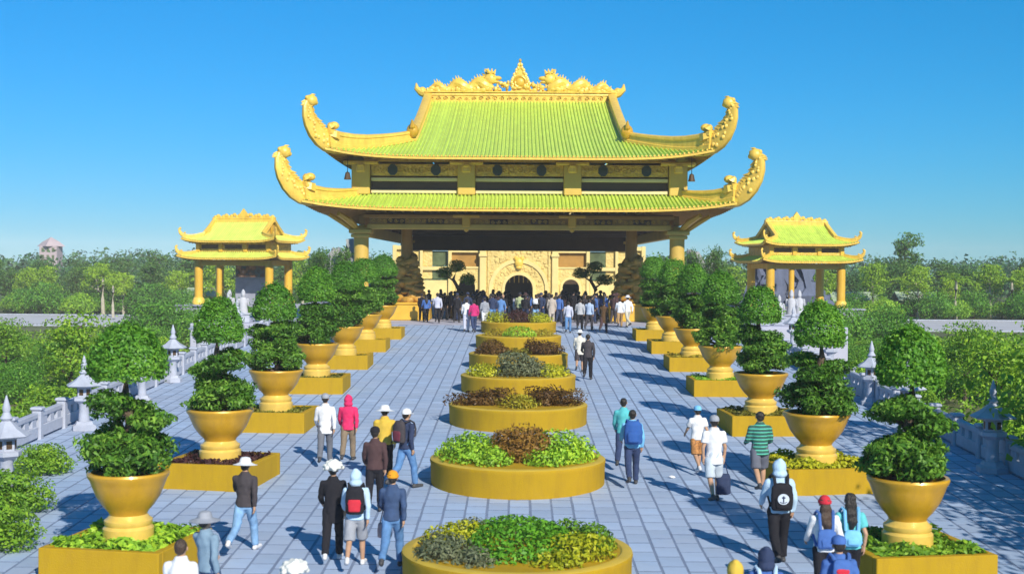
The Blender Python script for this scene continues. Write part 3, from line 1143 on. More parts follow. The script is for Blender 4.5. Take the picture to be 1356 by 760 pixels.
gate = thing('arched_gateway', 'cream carved gateway wall with a tall round arch seen through the dark hall', 'gateway', (0, 125, 0))
mb = MB(); arch_panel(mb, -3.75, 3.75, 0, 6.3, 0, 1.38, 1.0, -.5, .5); mb.build('wall', CREAM, gate)
mb = MB(); arch_ring(mb, 0, 1.0, 1.36, 1.62, -.72, -.5, 0); mb.build('arch_moulding', CREAMS, gate)
mb = MB(); arch_ring(mb, 0, 1.0, 1.62, 2.55, -.60, -.5, 0); mb.build('arch_band', CREAM, gate)
mb = MB(); arch_ring(mb, 0, 1.0, 2.55, 2.9, -.76, -.5, 0); mb.build('arch_moulding', CREAMS, gate)
mb = MB()
for i in range(60):
    a_ = math.pi * random.random(); rr = random.uniform(1.8, 2.4)
    mb.ell((rr * math.cos(a_), -.62, 1.0 + rr * math.sin(a_)), (.12, .08, .12), 6, 4)
for i in range(130):
    x = random.uniform(-3.0, 3.0); z = random.uniform(2.0, 6.0)
    if x * x + (z - 1) ** 2 > 9.3:
        mb.ell((x, -.52, z), (random.uniform(.1, .24), .1, random.uniform(.1, .2)), 6, 4)
o = mb.build('carving', CREAM, gate); o['kind'] = 'stuff'
mb = MB()
mb.ell((0, -.8, 3.55), (.42, .3, .5), 10, 8); mb.ell((-.3, -.8, 3.95), (.2, .2, .25), 8, 6); mb.ell((.3, -.8, 3.95), (.2, .2, .25), 8, 6); mb.ell((0, -.85, 3.1), (.3, .22, .2), 8, 6)
mb.build('lion_mask', GOLDB, gate)
for s in (-1, 1):
    mb = MB(); mb.box((s * 3.5, -.55, 3.1), (.62, .5, 6.2), .05); mb.box((s * 3.5, -.6, .3), (.8, .7, .6), .05); mb.box((s * 3.5, -.6, 4.25), (.8, .66, .3), .05); mb.build('pilaster', CREAMS, gate)
    mb = MB(); mb.box((s * 2.95, -.5, 2.6), (.24, .3, 5.2), .04); mb.build('pilaster', CREAM, gate)
    # side bays with smaller arches
    cx = s * 5.15
    mb = MB(); arch_panel(mb, cx - 1.4, cx + 1.4, 0, 2.95, cx - s * .1, .82, 1.15, -.35, .35); mb.build('side_wall', CREAM, gate)
    mb = MB(); arch_ring(mb, cx - s * .1, 1.15, .81, 1.05, -.47, -.35, 0); mb.build('arch_moulding', CREAMS, gate)
    mb = MB(); mb.box((cx, 0, 3.05), (3.0, .9, .2), .04); mb.box((cx, .1, 4.6), (3.0, .9, .2), .04); mb.build('cornice', CREAMS, gate)
    mb = MB(); mb.box((cx, .2, 3.85), (2.8, .3, 1.4), .02); mb.build('brown_panel', BROWN, gate)
    mb = MB(); mb.box((s * 6.7, -.1, 2.6), (.34, .8, 5.2), .04); mb.build('pilaster', CREAMS, gate)
    # outer wings with green-glazed openings
    mb = MB(); mb.box((s * 9.6, .1, .9), (5.4, .6, 1.8), .04); mb.box((s * 9.6, .1, 2.95), (5.4, .62, .36), .04); mb.box((s * 9.6, .1, 4.95), (5.4, .62, .4), .04); mb.box((s * 12.1, .1, 2.6), (.4, .7, 5.2), .04); mb.box((s * 9.5, .1, 2.6), (.3, .68, 5.2), .04); mb.build('wing_wall', CREAMS, gate)
    mb = MB(); mb.box((s * 10.8, .22, 3.95), (2.4, .2, 1.6), .03); mb.box((s * 10.8, .22, 2.35), (2.4, .2, .84), .03); mb.box((s * 8.9, .22, 3.95), (.9, .2, 1.6), .03); mb.box((s * 8.9, .22, 2.35), (.9, .2, .84), .03); mb.build('carved_panel', CREAM, gate)
    for x in (7.7,):
        mb = MB(); mb.box((s * x, .25, 3.95), (1.5, .12, 1.4), .02); w = mb.build('window', mat('dim_green_glass', (.10, .13, .06), .25, 0, .4, 1), gate)
        mb = MB(); mb.box((s * x, .2, 2.35), (1.5, .14, .8), .02); mb.build('window', MATS['dim_green_glass'], gate)
# coping and things on it
mb = MB(); mb.box((0, 0, 6.4), (8.0, 1.3, .3), .06); mb.build('cornice', CREAMS, gate)
# dark courtyard hall behind the arches
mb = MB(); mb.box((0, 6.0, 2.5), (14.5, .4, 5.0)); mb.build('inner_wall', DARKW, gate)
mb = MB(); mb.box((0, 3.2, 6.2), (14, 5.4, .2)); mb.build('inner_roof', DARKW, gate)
for k in range(5):
    mb = MB(); mb.box((-.9 + .45 * k, .9, 1.95), (.08, .08, .7), .01); mb.build('grille_bar', GOLDC, gate)


# ================================================================== SIDE PAVILIONS
def pavilion(x, y, rz, label, tile, seed):
    t = thing('pavilion', label, 'pavilion', (x, y, 0), rz, 'two-tiered pavilions flanking the hall')
    mb = MB(); mb.box((0, 0, -1.31), (9.0, 7.4, 2.6), .05); mb.box((0, 0, -.06), (9.3, 7.7, .14), .03); mb.build('podium', STONED, t)
    g = lambda u: .8 * u + .2 * u * u
    roof(t, 0, 0, 4.45, 3.1, 3.4, 2.05, 3.92, 4.42, g, .26, .28, .2, tile, GOLDB, BROWN, drop=.22, K=3, row_h=.05)
    tb = .34
    roof(t, 0, 0, 4.15, 2.9, 2.75, 1.9, 5.35, 7.1, g, .28, .28, .2, tile, GOLDB, BROWN, tb=tb, full=True, drop=.28, K=6, row_h=.05)
    zb_ = 5.35 + 1.75 * g(tb)
    for sx in (-1, 1):
        for sy in (-1, 1):
            column(t, sx * 3.3, sy * 1.95, 0, 3.75, .36, GOLD, cap=False)
            pts = [(sx * (3.35 + 1.15 * q), sy * (2.0 + 1.15 * q), 3.94 + .5 * (1 - q) + .26 * q ** 4) for q in (0, .25, .5, .75, 1)]
            mb = MB(); sweep_ridge(mb, pts, [.22, .24, .28, .32, .36], .26); mb.build('hip_ridge', GOLDB, t)
            horn(t, (sx * 4.45, sy * 3.1, 4.18), sx * .80, sy * .60, .22, GOLDB, seed)
            pts = [(sx * (2.75 + 1.5 * q), sy * (1.9 + 1.05 * q), 5.35 + 1.75 * g((1 - q) * tb) + .28 * q ** 4) for q in (0, .25, .5, .75, 1)]
            mb = MB(); sweep_ridge(mb, pts, [.30, .30, .32, .34, .38], .28); mb.build('hip_ridge', GOLDB, t)
            horn(t, (sx * 4.2, sy * 2.95, 5.66), sx * .80, sy * .60, .22, GOLDB, seed)
            pts = [(sx * 2.75, sy * 2.9 * (1 - q), 5.35 + 1.75 * g(q)) for q in (tb, .55, .75, 1)]
            mb = MB(); sweep_ridge(mb, pts, .34, .32); mb.build('descending_ridge', GOLDB, t)
        mb = MB(); mb.box((sx * 3.4, 0, 4.88), (.2, 4.0, .95), .02); mb.build('side_wall', GOLDC, t)
        mb = MB()
        tri = [(-1.9, zb_), (-1.2, 5.35 + 1.75 * g(.6)), (0, 7.0), (1.2, 5.35 + 1.75 * g(.6)), (1.9, zb_)]
        mb.prism(tri, .16, lambda a_, b_, q: (sx * 2.6 + q, a_, b_)); gw = mb.build('gable_wall', GOLDC, t)
        mb = MB(); mb.ell((sx * 2.75, 0, 6.3), (.14, .5, .5), 12, 8); mb.build('boss', GOLDP, gw)
        mb = MB(); mb.box((sx * 3.3, 0, 3.55), (.34, 3.9, .42), .03); mb.build('beam', GOLD, t)
    for sy in (-1, 1):
        for x_ in (-3.3, -1.15, 1.15, 3.3):
            mb = MB(); mb.box((x_, sy * 2.0, 4.9), (.36, .36, .95), .03); mb.build('pillar', GOLD, t)
        mb = MB(); mb.box((0, sy * 1.95, 4.9), (6.3, .14, .9), .02); f = mb.build('frieze_panel', GOLDC, t)
        for k in (-2.2, 0, 2.2):
            mb = MB(); mb.box((k, sy * 1.98, 4.86), (1.6, .16, .36), .02); mb.build('dark_panel', DARKW, f)
        mb = MB(); mb.box((0, sy * 1.95, 3.52), (6.3, .36, .46), .03); mb.build('beam', GOLD, t)
        for x_ in (-1.35,):
            column(t, x_, sy * 1.95, 0, 3.3, .24, GOLD, cap=False)
    mb = MB(); sweep_ridge(mb, [(-2.95, 0, 7.0), (2.95, 0, 7.0)], .42, .36); r_ = mb.build('main_ridge', GOLDB, t)
    mb = MB()
    for k in range(22):
        xx = -2.7 + 5.4 * k / 21
        mb.ell((xx, 0, 7.42 + .10 * math.sin(k * 2.1) + .16 * (1 - abs(xx) / 2.8)), (.2, .16, .17), 7, 5)
    mb.prism([(-.3, 7.4), (-.32, 7.75), (0, 8.15), (.32, 7.75), (.3, 7.4)], .2, lambda a_, b_, q: (a_, q - .05, b_))
    mb.build('ridge_crest', GOLDB, r_)
    return t


pl = pavilion(-22.3, 104, R(-14), 'golden pavilion with pale green roofs and a painted mural, left of the hall', TILEP, 1)
pr = pavilion(22.4, 104, R(14), 'golden pavilion with bright green roof over open columns, right of the hall', TILE, 2)
# mural wall inside the left pavilion with its grey stone slab below
for q in (pl, pr):
    q.scale = (.93, .93, .95)
mur = thing('mural_screen', 'dark painted mural above a grey stone slab, inside the left pavilion', 'mural', (-21.6, 104.6, 0), R(-14))
mb = MB(); mb.box((0, 0, 1.05), (3.1, .5, 2.1), .03); mb.build('stone_slab', STONED, mur)
mm = bpy.data.materials.new('mural_paint'); mm.use_nodes = True
n_ = mm.node_tree
v_ = n_.nodes.new('ShaderNodeTexNoise'); v_.inputs['Scale'].default_value = 1.6; v_.inputs['Detail'].default_value = 4
tc_ = n_.nodes.new('ShaderNodeTexCoord'); n_.links.new(tc_.outputs['Object'], v_.inputs['Vector'])
cr_ = n_.nodes.new('ShaderNodeValToRGB')
for p_, c_ in ((.3, (.02, .03, .05)), (.42, (.05, .12, .15)), (.5, (.10, .06, .05)), (.6, (.35, .16, .08))):
    e_ = cr_.color_ramp.elements.new(p_); e_.color = (*c_, 1)
n_.links.new(v_.outputs['Fac'], cr_.inputs[0]); n_.links.new(cr_.outputs[0], n_.nodes['Principled BSDF'].inputs['Base Color'])
mb = MB(); mb.box((0, -.02, 3.0), (3.1, .34, 1.7), .02); mb.build('mural_panel', mm, mur)
mb = MB(); mb.box((0, 0, 2.16), (3.3, .55, .1), .02); mb.build('ledge', STONED, mur)


def rock(name, x, y, z0, w, d, h, seed, label, group=None):
    """standing limestone mass made of fused ridged columns"""
    rnd = random.Random(seed)
    mb = MB()
    for i in range(9):
        a_ = rnd.uniform(-.42, .42); b__ = rnd.uniform(-.4, .4)
        hh = h * rnd.uniform(.55, 1.0) * (1 - .5 * abs(a_))
        rr = w * rnd.uniform(.16, .26)
        prof_ = []
        for k in range(11):
            q = k / 10
            prof_.append((max(.03, rr * (1.15 - .75 * q ** 1.6) * rnd.uniform(.8, 1.2)), hh * q))
        prof_.append((.01, hh * 1.02))
        base = len(mb.v)
        mb.lathe(prof_, 18, (a_ * w, b__ * d, 0))
        for k in range(base, len(mb.v)):
            v = mb.v[k]
            nn = (mnoise.noise(Vector((v[0] * 1.3 + seed, v[1] * 1.3, v[2] * .5))) + .6 * mnoise.noise(Vector((v[0] * 4, v[1] * 4 + seed, v[2] * 1.6)))) * .14 * w
            mb.v[k] = (v[0] + nn, v[1] + nn * .7, v[2])
    o = mb.build(name, ROCKP if name == 'standing_rock' else ROCK, None, 40, (x, y, z0))
    tag(o, label, 'rock', group)
    return o


rock('standing_rock', -15.4, 114, 0, 3.6, 2.6, 6.2, 1, 'tall grey fluted rock pillar rising behind the left front column of the hall')
rock('standing_rock', 16.0, 114, 0, 2.6, 2.6, 6.3, 2, 'tall grey fluted rock pillar rising behind the right front column of the hall')
rock('rock_mountain', 24.0, 116, -2.6, 7.0, 5, 8.0, 3, 'blue-grey craggy rock mountain seen through the right pavilion columns')
rock('rock_mountain', 27.0, 119, -2.6, 4.5, 4, 5.2, 5, 'low blue-grey rock hump at the right end of the rock mountain')


# ================================================================== WALK: ROUND BEDS
ORD = ['nearest', 'second nearest', 'third nearest', 'fourth nearest', 'fifth nearest', 'sixth nearest', 'farthest']
ORDN = 'first second third fourth fifth sixth seventh eighth ninth tenth eleventh twelfth thirteenth fourteenth fifteenth sixteenth seventeenth eighteenth'.split()
ORD2 = ['nearest', 'second', 'third', 'fourth', 'fifth', 'sixth', 'seventh']


def clumps(name, label, cat, loc, specs, material, size, group=None, jitter=.8, asp=.5, kind=None, stems=True):
    specs = [(int(q[0] * 1.35), (q[1][0], q[1][1], q[1][2] + .05), (q[2][0] * 1.08, q[2][1] * 1.08, q[2][2] * 1.12), *q[3:]) for q in specs]
    size *= 1.4
    jitter *= .8
    P, Nn = multi_blob(specs)
    keep = P[:, 2] > -.12
    me = leaf_mesh(name, P[keep], Nn[keep], size, material, asp, jitter)
    if kind == 'stuff' or not stems:
        o = link(name, me, None, loc)
        tag(o, label, cat, group, kind)
        return o
    t = thing(name, label, cat, loc, 0, group)
    link('foliage', me, t)
    mb = MB()
    for s in specs:
        c, r = s[1], s[2]
        for k in range(7):
            a_ = random.uniform(0, 6.28); q = random.uniform(.2, .75)
            mb.tube([(c[0] + .1 * r[0] * math.cos(a_), c[1] + .1 * r[1] * math.sin(a_), -.1), (c[0] + q * r[0] * math.cos(a_), c[1] + q * r[1] * math.sin(a_), c[2] + r[2] * .5)], [.014, .006], 4)
    mb.build('stems', BARK, t)['kind'] = 'stuff'
    return t


BED_GROUP = 'round yellow beds down the middle of the walk'
BEDPLACE = ['nearest the camera, cut by the bottom of the photo', 'second from the camera, with a tall rust-brown bush in its middle', 'third from the camera, with a dark bush on either side',
            'fourth from the camera, with a grey-green bush in its middle', 'fifth from the camera, with a dark brown hedge on each side', 'sixth from the camera, with a low green patch in its middle',
            'farthest from the camera, just before the crowd at the hall']
for i, (cy, r) in enumerate(BEDS):
    zt = gz(cy) + .52
    t = thing('flower_bed', 'round yellow bed ' + BEDPLACE[i], 'flower bed', (0, cy, zt), 0, BED_GROUP)
    mb = MB()
    mb.lathe([(r - .02, -1.0), (r, -.10), (r + .015, -.05), (r + .005, -.008)], 64)
    mb.build('wall', BEDY, t)
    mb = MB()
    mb.lathe([(r + .005, -.008), (r - .03, .012), (r - .15, .014), (r - .185, -.01), (r - .19, -.3)], 64)
    mb.f = [f for f in mb.f if len(f) == 4]; mb.m = [0] * len(mb.f)
    mb.build('rim', BEDT, t)
    mb = MB(); mb.lathe([(r - .185, -.14), (.01, -.09)], 48); mb.build('soil', SOIL, t, loc=(0, 0, .002))
    Z = zt - .08
    G = 'planting in the round beds'
    S = ORD[i] + ' round bed'
    if i == 0:
        clumps('mound_plant', 'dense bright green mound in the middle of the nearest round bed', 'plant', (0.05, cy, Z), [(5200, (0, .1, .02), (.92, 1.1, .40), dict(depth=.18, rough=.08))], L_GRASS, .06, G)
        clumps('yellow_shrub', 'yellow feathery shrub at the left back of the nearest round bed', 'shrub', (-.92, cy + .35, Z), [(1500, (0, 0, .08), (.52, .5, .30)), (600, (.1, -.5, .05), (.3, .3, .2))], L_YELLOW, .055, G)
        clumps('grey_shrub', 'grey-green silvery plant at the left front of the nearest round bed', 'shrub', (-1.05, cy - .55, Z), [(1500, (0, 0, .06), (.5, .5, .26)), (500, (.45, -.45, .03), (.3, .3, .2))], L_GREY, .07, G, asp=.3)
        clumps('yellow_shrub', 'yellow bushy shrub at the right front of the nearest round bed', 'shrub', (.95, cy - .45, Z), [(1500, (0, 0, .08), (.48, .6, .30)), (700, (-.35, -.65, .03), (.35, .3, .2))], L_YELLOW, .055, G)
        clumps('olive_shrub', 'olive green low shrub at the right edge of the nearest round bed', 'shrub', (1.2, cy + .35, Z), [(1300, (0, 0, .05), (.36, .6, .26)), (700, (-.35, .45, .06), (.35, .4, .25))], L_GARDEN, .055, G)
        clumps('grey_shrub', 'small pale tuft between yellow shrub and green mound in the nearest round bed', 'shrub', (-.62, cy + 1.0, Z), [(500, (0, 0, .06), (.3, .3, .24))], L_GREY, .06, G, asp=.3)
    elif i == 1:
        clumps('green_shrub', 'low bright green shrub on the left of the second nearest round bed', 'shrub', (-.95, cy - .05, Z), [(2600, (0, 0, .1), (.72, .95, .42)), (900, (.45, -.75, .05), (.45, .55, .3))], L_BRIGHT, .07, G)
        clumps('green_shrub', 'low bright green shrub on the right of the second nearest round bed', 'shrub', (1.0, cy - .05, Z), [(2600, (0, 0, .1), (.68, .95, .42)), (900, (-.4, -.75, .05), (.45, .55, .3))], L_BRIGHT, .07, G)
        clumps('rust_shrub', 'tall rust-brown bush in the middle of the second nearest round bed', 'shrub', (.05, cy - .15, Z), [(1400, (0, 0, .28), (.66, .6, .36), dict(rough=.3)), (800, (.34, .05, .38), (.42, .42, .28), dict(rough=.35)), (700, (-.3, 0, .36), (.42, .4, .28), dict(rough=.35)), (500, (0, -.35, .12), (.35, .35, .28))], L_RUST, .085, G, asp=.3, jitter=1.0)
    elif i == 2:
        clumps('brown_shrub', 'dark brown bush on the left of the third nearest round bed', 'shrub', (-.95, cy - .1, Z), [(1600, (-.2, 0, .10), (.6, .75, .30), dict(rough=.3)), (1000, (.35, .1, .14), (.45, .6, .32), dict(rough=.3))], L_BROWN, .08, G, asp=.35)
        clumps('brown_shrub', 'dark brown bush on the right of the third nearest round bed', 'shrub', (1.0, cy - .1, Z), [(1600, (.1, 0, .12), (.6, .75, .32), dict(rough=.3)), (1000, (-.3, -.1, .16), (.45, .5, .34), dict(rough=.3))], L_BROWN, .08, G, asp=.35)
        clumps('golden_plant', 'low golden plants in the middle of the third nearest round bed', 'plant', (0, cy - .6, Z), [(900, (0, 0, .06), (.62, .8, .26)), (350, (.12, -.5, .1), (.3, .3, .3))], L_GOLDEN, .07, G, asp=.4)
    elif i == 3:
        clumps('grey_shrub', 'broad grey-green bush in the middle of the fourth nearest round bed', 'shrub', (.05, cy - .3, Z), [(2200, (0, 0, .28), (.80, .7, .44), dict(rough=.25)), (600, (.55, -.2, .16), (.4, .4, .32))], L_GREY, .085, G, asp=.35)
        clumps('yellow_plant', 'low yellow-green plants on the left of the fourth nearest round bed', 'plant', (-1.1, cy - .2, Z), [(1300, (0, 0, .08), (.62, 1.0, .30))], L_YELLOW, .07, G)
        clumps('yellow_plant', 'low yellow-green plants on the right of the fourth nearest round bed', 'plant', (1.1, cy - .2, Z), [(1300, (0, 0, .08), (.6, 1.0, .30))], L_YELLOW, .07, G)
    elif i == 4:
        clumps('brown_hedge', 'long dark brown hedge on the left of the fifth nearest round bed', 'hedge', (-.95, cy - .3, Z), [(1700, (0, 0, .14), (.72, .8, .36), dict(rough=.2))], L_BROWN, .08, G, asp=.35)
        clumps('brown_hedge', 'long dark brown hedge on the right of the fifth nearest round bed', 'hedge', (.95, cy - .3, Z), [(1700, (.05, 0, .14), (.72, .8, .36), dict(rough=.2)), (600, (-.4, 0, .2), (.4, .5, .38))], L_BROWN, .08, G, asp=.35)
        clumps('olive_plant', 'low olive brown plants in the middle of the fifth nearest round bed', 'plant', (0, cy - .8, Z), [(500, (0, 0, .05), (.5, .6, .22))], L_OLIVE, .07, G)
    elif i == 5:
        clumps('green_plant', 'low green clipped patch in the middle of the sixth nearest round bed', 'plant', (.05, cy - .7, Z), [(1000, (0, 0, .12), (.75, .6, .32), dict(depth=.2, rough=.05))], L_BRIGHT, .07, G)
        clumps('golden_plant', 'golden plants round the edge of the sixth nearest round bed', 'plant', (0, cy + .2, Z), [(500, (-1.1, 0, .06), (.5, .9, .25)), (500, (1.1, 0, .06), (.5, .9, .25))], L_GOLDEN, .07, G)
    else:
        clumps('brown_shrub', 'dark reddish bush in the middle of the farthest round bed', 'shrub', (0, cy - .3, Z), [(1200, (0, 0, .22), (.68, .7, .46), dict(rough=.2))], L_PURPLE, .08, G, asp=.35)
        clumps('yellow_plant', 'yellow-green plants on the left of the farthest round bed', 'plant', (-1.1, cy - .3, Z), [(900, (0, 0, .14), (.62, .9, .38))], L_YELLOW, .08, G)
        clumps('yellow_plant', 'yellow-green plants on the right of the farthest round bed', 'plant', (1.1, cy - .3, Z), [(900, (0, 0, .14), (.62, .9, .38))], L_YELLOW, .08, G)


# ================================================================== WALK: SQUARE PLANTERS, URNS AND CLIPPED TREES
POT = [(.43, .0), (.455, .03), (.455, .29), (.41, .335), (.43, .365), (.43, .42), (.375, .455), (.335, .51), (.36, .56), (.46, .66), (.57, .81), (.65, .99), (.685, 1.08), (.725, 1.13), (.735, 1.17), (.72, 1.205), (.655, 1.205), (.635, 1.16), (.62, 1.06)]


def make_urn():
    t = thing('urn', 'x', 'urn', (0, 0, 0))
    mb = MB(); mb.lathe(POT[7:], 40); mb.f = mb.f[:-2]; mb.m = mb.m[:-2]; mb.build('bowl', GOLDP, t)
    mb = MB(); mb.lathe(POT[:8], 40); mb.build('foot', GOLDF, t)
    mb = MB(); mb.lathe([(.62, 1.08), (.3, 1.13), (.01, 1.15)], 24); mb.build('soil', SOIL, t)
    return t


def make_tree(v):
    rnd = random.Random(100 + v)
    t = thing('clipped_tree', 'x', 'tree', (0, 0, 0))
    mb = MB()
    lean = rnd.uniform(-.08, .08)
    trunk = [(0, 0, -.1), (.06, .02, .35), (-.06 + lean, -.03, .8), (.04 + lean, .02, 1.25), (lean, 0, 1.8)]
    mb.tube(trunk, [.11, .09, .075, .06, .03], 8)
    mb.build('trunk', BARK, t)
    mb = MB()
    tier = v >= 4
    pads = []
    for k in range(9):
        a_ = k * 2.4 + rnd.uniform(-.4, .4)
        z = .14 + (.40 if tier else .62) * (k / 8)
        rr = rnd.uniform(.34, .52) * (1.05 - .45 * (k / 8))
        pads.append(((rr * math.cos(a_), rr * math.sin(a_), z), (rnd.uniform(.24, .36), rnd.uniform(.24, .36), rnd.uniform(.20, .30))))
    for k in range(3):
        a_ = k * 2.1 + v
        rr = rnd.uniform(.16, .34)
        if tier:
            rr = .34
            pads.append(((rr * math.cos(a_), rr * math.sin(a_), (.88 + .14 * k)), (.29, .29, .15)))
            continue
        pads.append(((rr * math.cos(a_), rr * math.sin(a_), rnd.uniform(.88, 1.16)), (rnd.uniform(.20, .30), rnd.uniform(.20, .30), rnd.uniform(.13, .19))))
    for c, r in pads:
        mb.tube([(0, 0, c[2] - .25), (c[0] * .6, c[1] * .6, c[2] - .12), c], [.045, .035, .012], 6)
    mb.build('limbs', BARK, t)['kind'] = 'stuff'
    P, Nn = multi_blob([(1050, (c[0], c[1], c[2] + .05), r, dict(depth=.34, rough=.32)) for c, r in pads[:-3]])
    link('lower_crown', leaf_mesh('lower_crown', P, Nn, .115, L_CLUMP, .36, .95, .35), t)
    for c, r in pads[-3:]:
        P, Nn = blob(900 if tier else 1300, c, (r[0] * 1.25, r[1] * 1.25, r[2] * 1.3), .3, .2)
        link('foliage_pad', leaf_mesh('foliage_pad', P, Nn, .105, L_CLUMP, .38, .9, .3), t)
    dr = rnd.uniform(.46, .54); dh = rnd.uniform(.66, .76)
    if tier:
        dr, dh = (.60, .64) if v == 4 else (.51, .70)
    # clipped egg-shaped dome with a flat underside
    d = RNG.normal(0, 1, (9000, 3)); d /= np.linalg.norm(d, axis=1, keepdims=True)
    d = d[d[:, 2] > -.55]
    k = 1 - np.abs(RNG.normal(0, .10, len(d)))
    k = np.where(RNG.uniform(0, 1, len(d)) < .05, RNG.uniform(1.0, 1.14, len(d)), k)
    P = d * k[:, None]
    P[:, 2] = np.where(P[:, 2] < 0, P[:, 2] * .7, P[:, 2])
    P *= np.where(d[:, 2:3] > 0, 1 - .10 * d[:, 2:3] * (1 - d[:, 2:3] ** 2) * 2, 1) * np.array([1, 1, 0]) + np.array([0, 0, 1])
    P = P * np.array([dr, dr, dh]) * (1 + .06 * np.sin(6 * d[:, :1] + v) * np.sin(5 * d[:, 1:2] + v) + .03 * np.sin(14 * d[:, 2:3] + 11 * d[:, :1])) + np.array([lean, 0, 1.74 if tier else 1.64])
    link('dome', leaf_mesh('dome', P, d, .068, L_DOME, .45, .6), t)
    return t


urn0 = make_urn()
trees0 = [make_tree(v) for v in range(7)]


def make_box(rim):
    t = thing('square_planter', 'x', 'planter', (0, 0, 0))
    mb = MB()
    w = 1.0
    for (cx, cy, sx, sy) in ((0, -w + .07, 2.0, .14), (0, w - .07, 2.0, .14), (-w + .07, 0, .14, 1.714), (w - .07, 0, .14, 1.714)):
        mb.box((cx, cy, -.36), (sx, sy, 1.68), .012)
    for k in range(len(mb.v)):
        pass
    mb.build('wall', BEDY, t, loc=(0, 0, -.48))
    mb = MB(); mb.box((0, 0, -.2), (1.72, 1.72, .2)); mb.build('soil', SOIL, t)
    return t


box0 = make_box(True)
ROWY = [20.6, 27.6, 34.9, 42.6, 49.6, 56.2, 62.2]
ROT = [10, 9, 3, 0, 0, 0, 0]
COVER = {-1: [(L_BRIGHT, .26, .08, 'bright green leafy'), (L_PURPLE, .20, .07, 'dark purple-brown'), (L_OLIVE, .14, .06, 'olive brown'), (L_OLIVE, .16, .07, 'mixed olive and green'), (L_GOLDEN, .07, .06, 'sparse golden'), (L_GOLDEN, .07, .06, 'thin golden brown'), (L_OLIVE, .12, .06, 'low olive')],
         1: [(L_GARDEN, .24, .08, 'green leafy'), (L_YELLOW, .30, .08, 'bushy yellow-green'), (L_OLIVE, .22, .07, 'patchy brown-green'), (L_BRIGHT, .20, .07, 'bright green grassy'), (L_GOLDEN, .24, .07, 'golden yellow tufted'), (L_OLIVE, .12, .06, 'short olive'), (L_OLIVE, .10, .06, 'dull brown-green')]}
first = {'box': True, 'urn': True}
for s in (-1, 1):
    rowname = 'left' if s < 0 else 'right'
    for i, y in enumerate(ROWY):
        x = s * (6.27, 6.42, 6.6, 6.7, 6.72, 6.72, 6.6)[i]
        zt = gz(y) + .50
        rz = R(-ROT[i]) if s < 0 else R(ROT[i])
        lab = f'{ORD2[i]} from the camera, {rowname} row' if i else f'nearest the camera, {rowname} row'
        o = dup(box0, (x, y, zt), rz, 'square yellow planter box, ' + lab)
        o['group'] = 'square planter boxes along the walk'
        sc = [.88, .98, 1, 1, 1, 1, .98][i]
        o = dup(urn0, (x, y, zt - .12), s * .3 + i, 'big golden urn on a square planter, ' + lab, (sc, sc, .99))
        o['group'] = 'golden urns on the planters'
        k = (i * 3 + (0 if s < 0 else 1)) % 4 if i >= 2 else (4 if (s < 0 and i == 0) else 5 + (i + (s > 0)) % 2)
        ts = [1.02, 1.0, 1.02, 1.07, 1.06, 1.06, 1.06][i]
        wid = [1.18, 1.08, 1.12, 1.18, 1.22, 1.25, 1.25][i]
        o = dup(trees0[k], (x, y, zt + 1.02), random.uniform(0, 6.28), f'round-topped clipped tree in a golden urn, {lab}', (ts * sc * wid, ts * sc * wid, ts))
        o['group'] = 'clipped trees in golden urns'
        m_, hh, sz, adj = COVER[s][i]
        n = 3600 if i < 3 else 2000
        P = np.column_stack([RNG.uniform(-.88, .88, n), RNG.uniform(-.88, .88, n), np.zeros(n)])
        rr = np.hypot(P[:, 0], P[:, 1])
        P = P[rr > .36]
        hgt = (.5 + .5 * np.sin(P[:, 0] * 6 + i) * np.sin(P[:, 1] * 5 + s)) * .6 + .4
        P[:, 2] = -.10 + RNG.uniform(.1, 1, len(P)) * hh * hgt
        Nn = np.tile([0, 0, 1.0], (len(P), 1)); Nn[:, :2] = P[:, :2] * .5
        o = link('ground_cover', leaf_mesh('ground_cover', P, Nn, sz * 1.6, m_, .5, .6), None, (x, y, zt - .02), rz)
        tag(o, f'{adj} ground cover in the square planter {lab}', 'ground cover', 'ground cover in the square planters', 'stuff')
for o in (box0, urn0, *trees0):
    for c in list(o.children):
        bpy.data.objects.remove(c)
    bpy.data.objects.remove(o)
TREE_OF.clear()

# ================================================================== BALUSTRADES AND STONE LANTERNS
def balustrade(s, x, label):
    t = thing('balustrade', label, 'balustrade', (s * x, 0, 0), 0, 'stone balustrades along the edges of the walk')
    seg = 1.75
    y = 17.0
    postm = MB(); postm.box((0, 0, .34), (.24, .24, .80), .03); postm.box((0, 0, .78), (.31, .31, .09), .03)
    pm_ = postm.mesh('post', STONE)
    pn = MB()
    L_ = seg - .30
    for (yy, zz, sy, sz) in ((0, .20, L_, .30), (0, .62, L_, .14)):
        M_ = Matrix.Rotation(SL, 4, 'X')
        pn.box((0, yy, zz), (.16, sy, sz), .02, M=M_)
    for k in (-.5, 0, .5):
        pn.box((0, k, .45), (.12, .30, .24), .02)
    pn_ = pn.mesh('panel', STONE)
    while y < 69:
        link('post', pm_, t, (0, y, gz(y)))
        if y + seg < 69.5:
            link('panel', pn_, t, (0, y + seg / 2, gz(y + seg / 2)))
        y += seg
    return t


balustrade(-1, 12.3, 'pale stone balustrade along the sunny left edge of the walk')
balustrade(1, 11.2, 'grey stone balustrade along the shaded right edge of the walk')


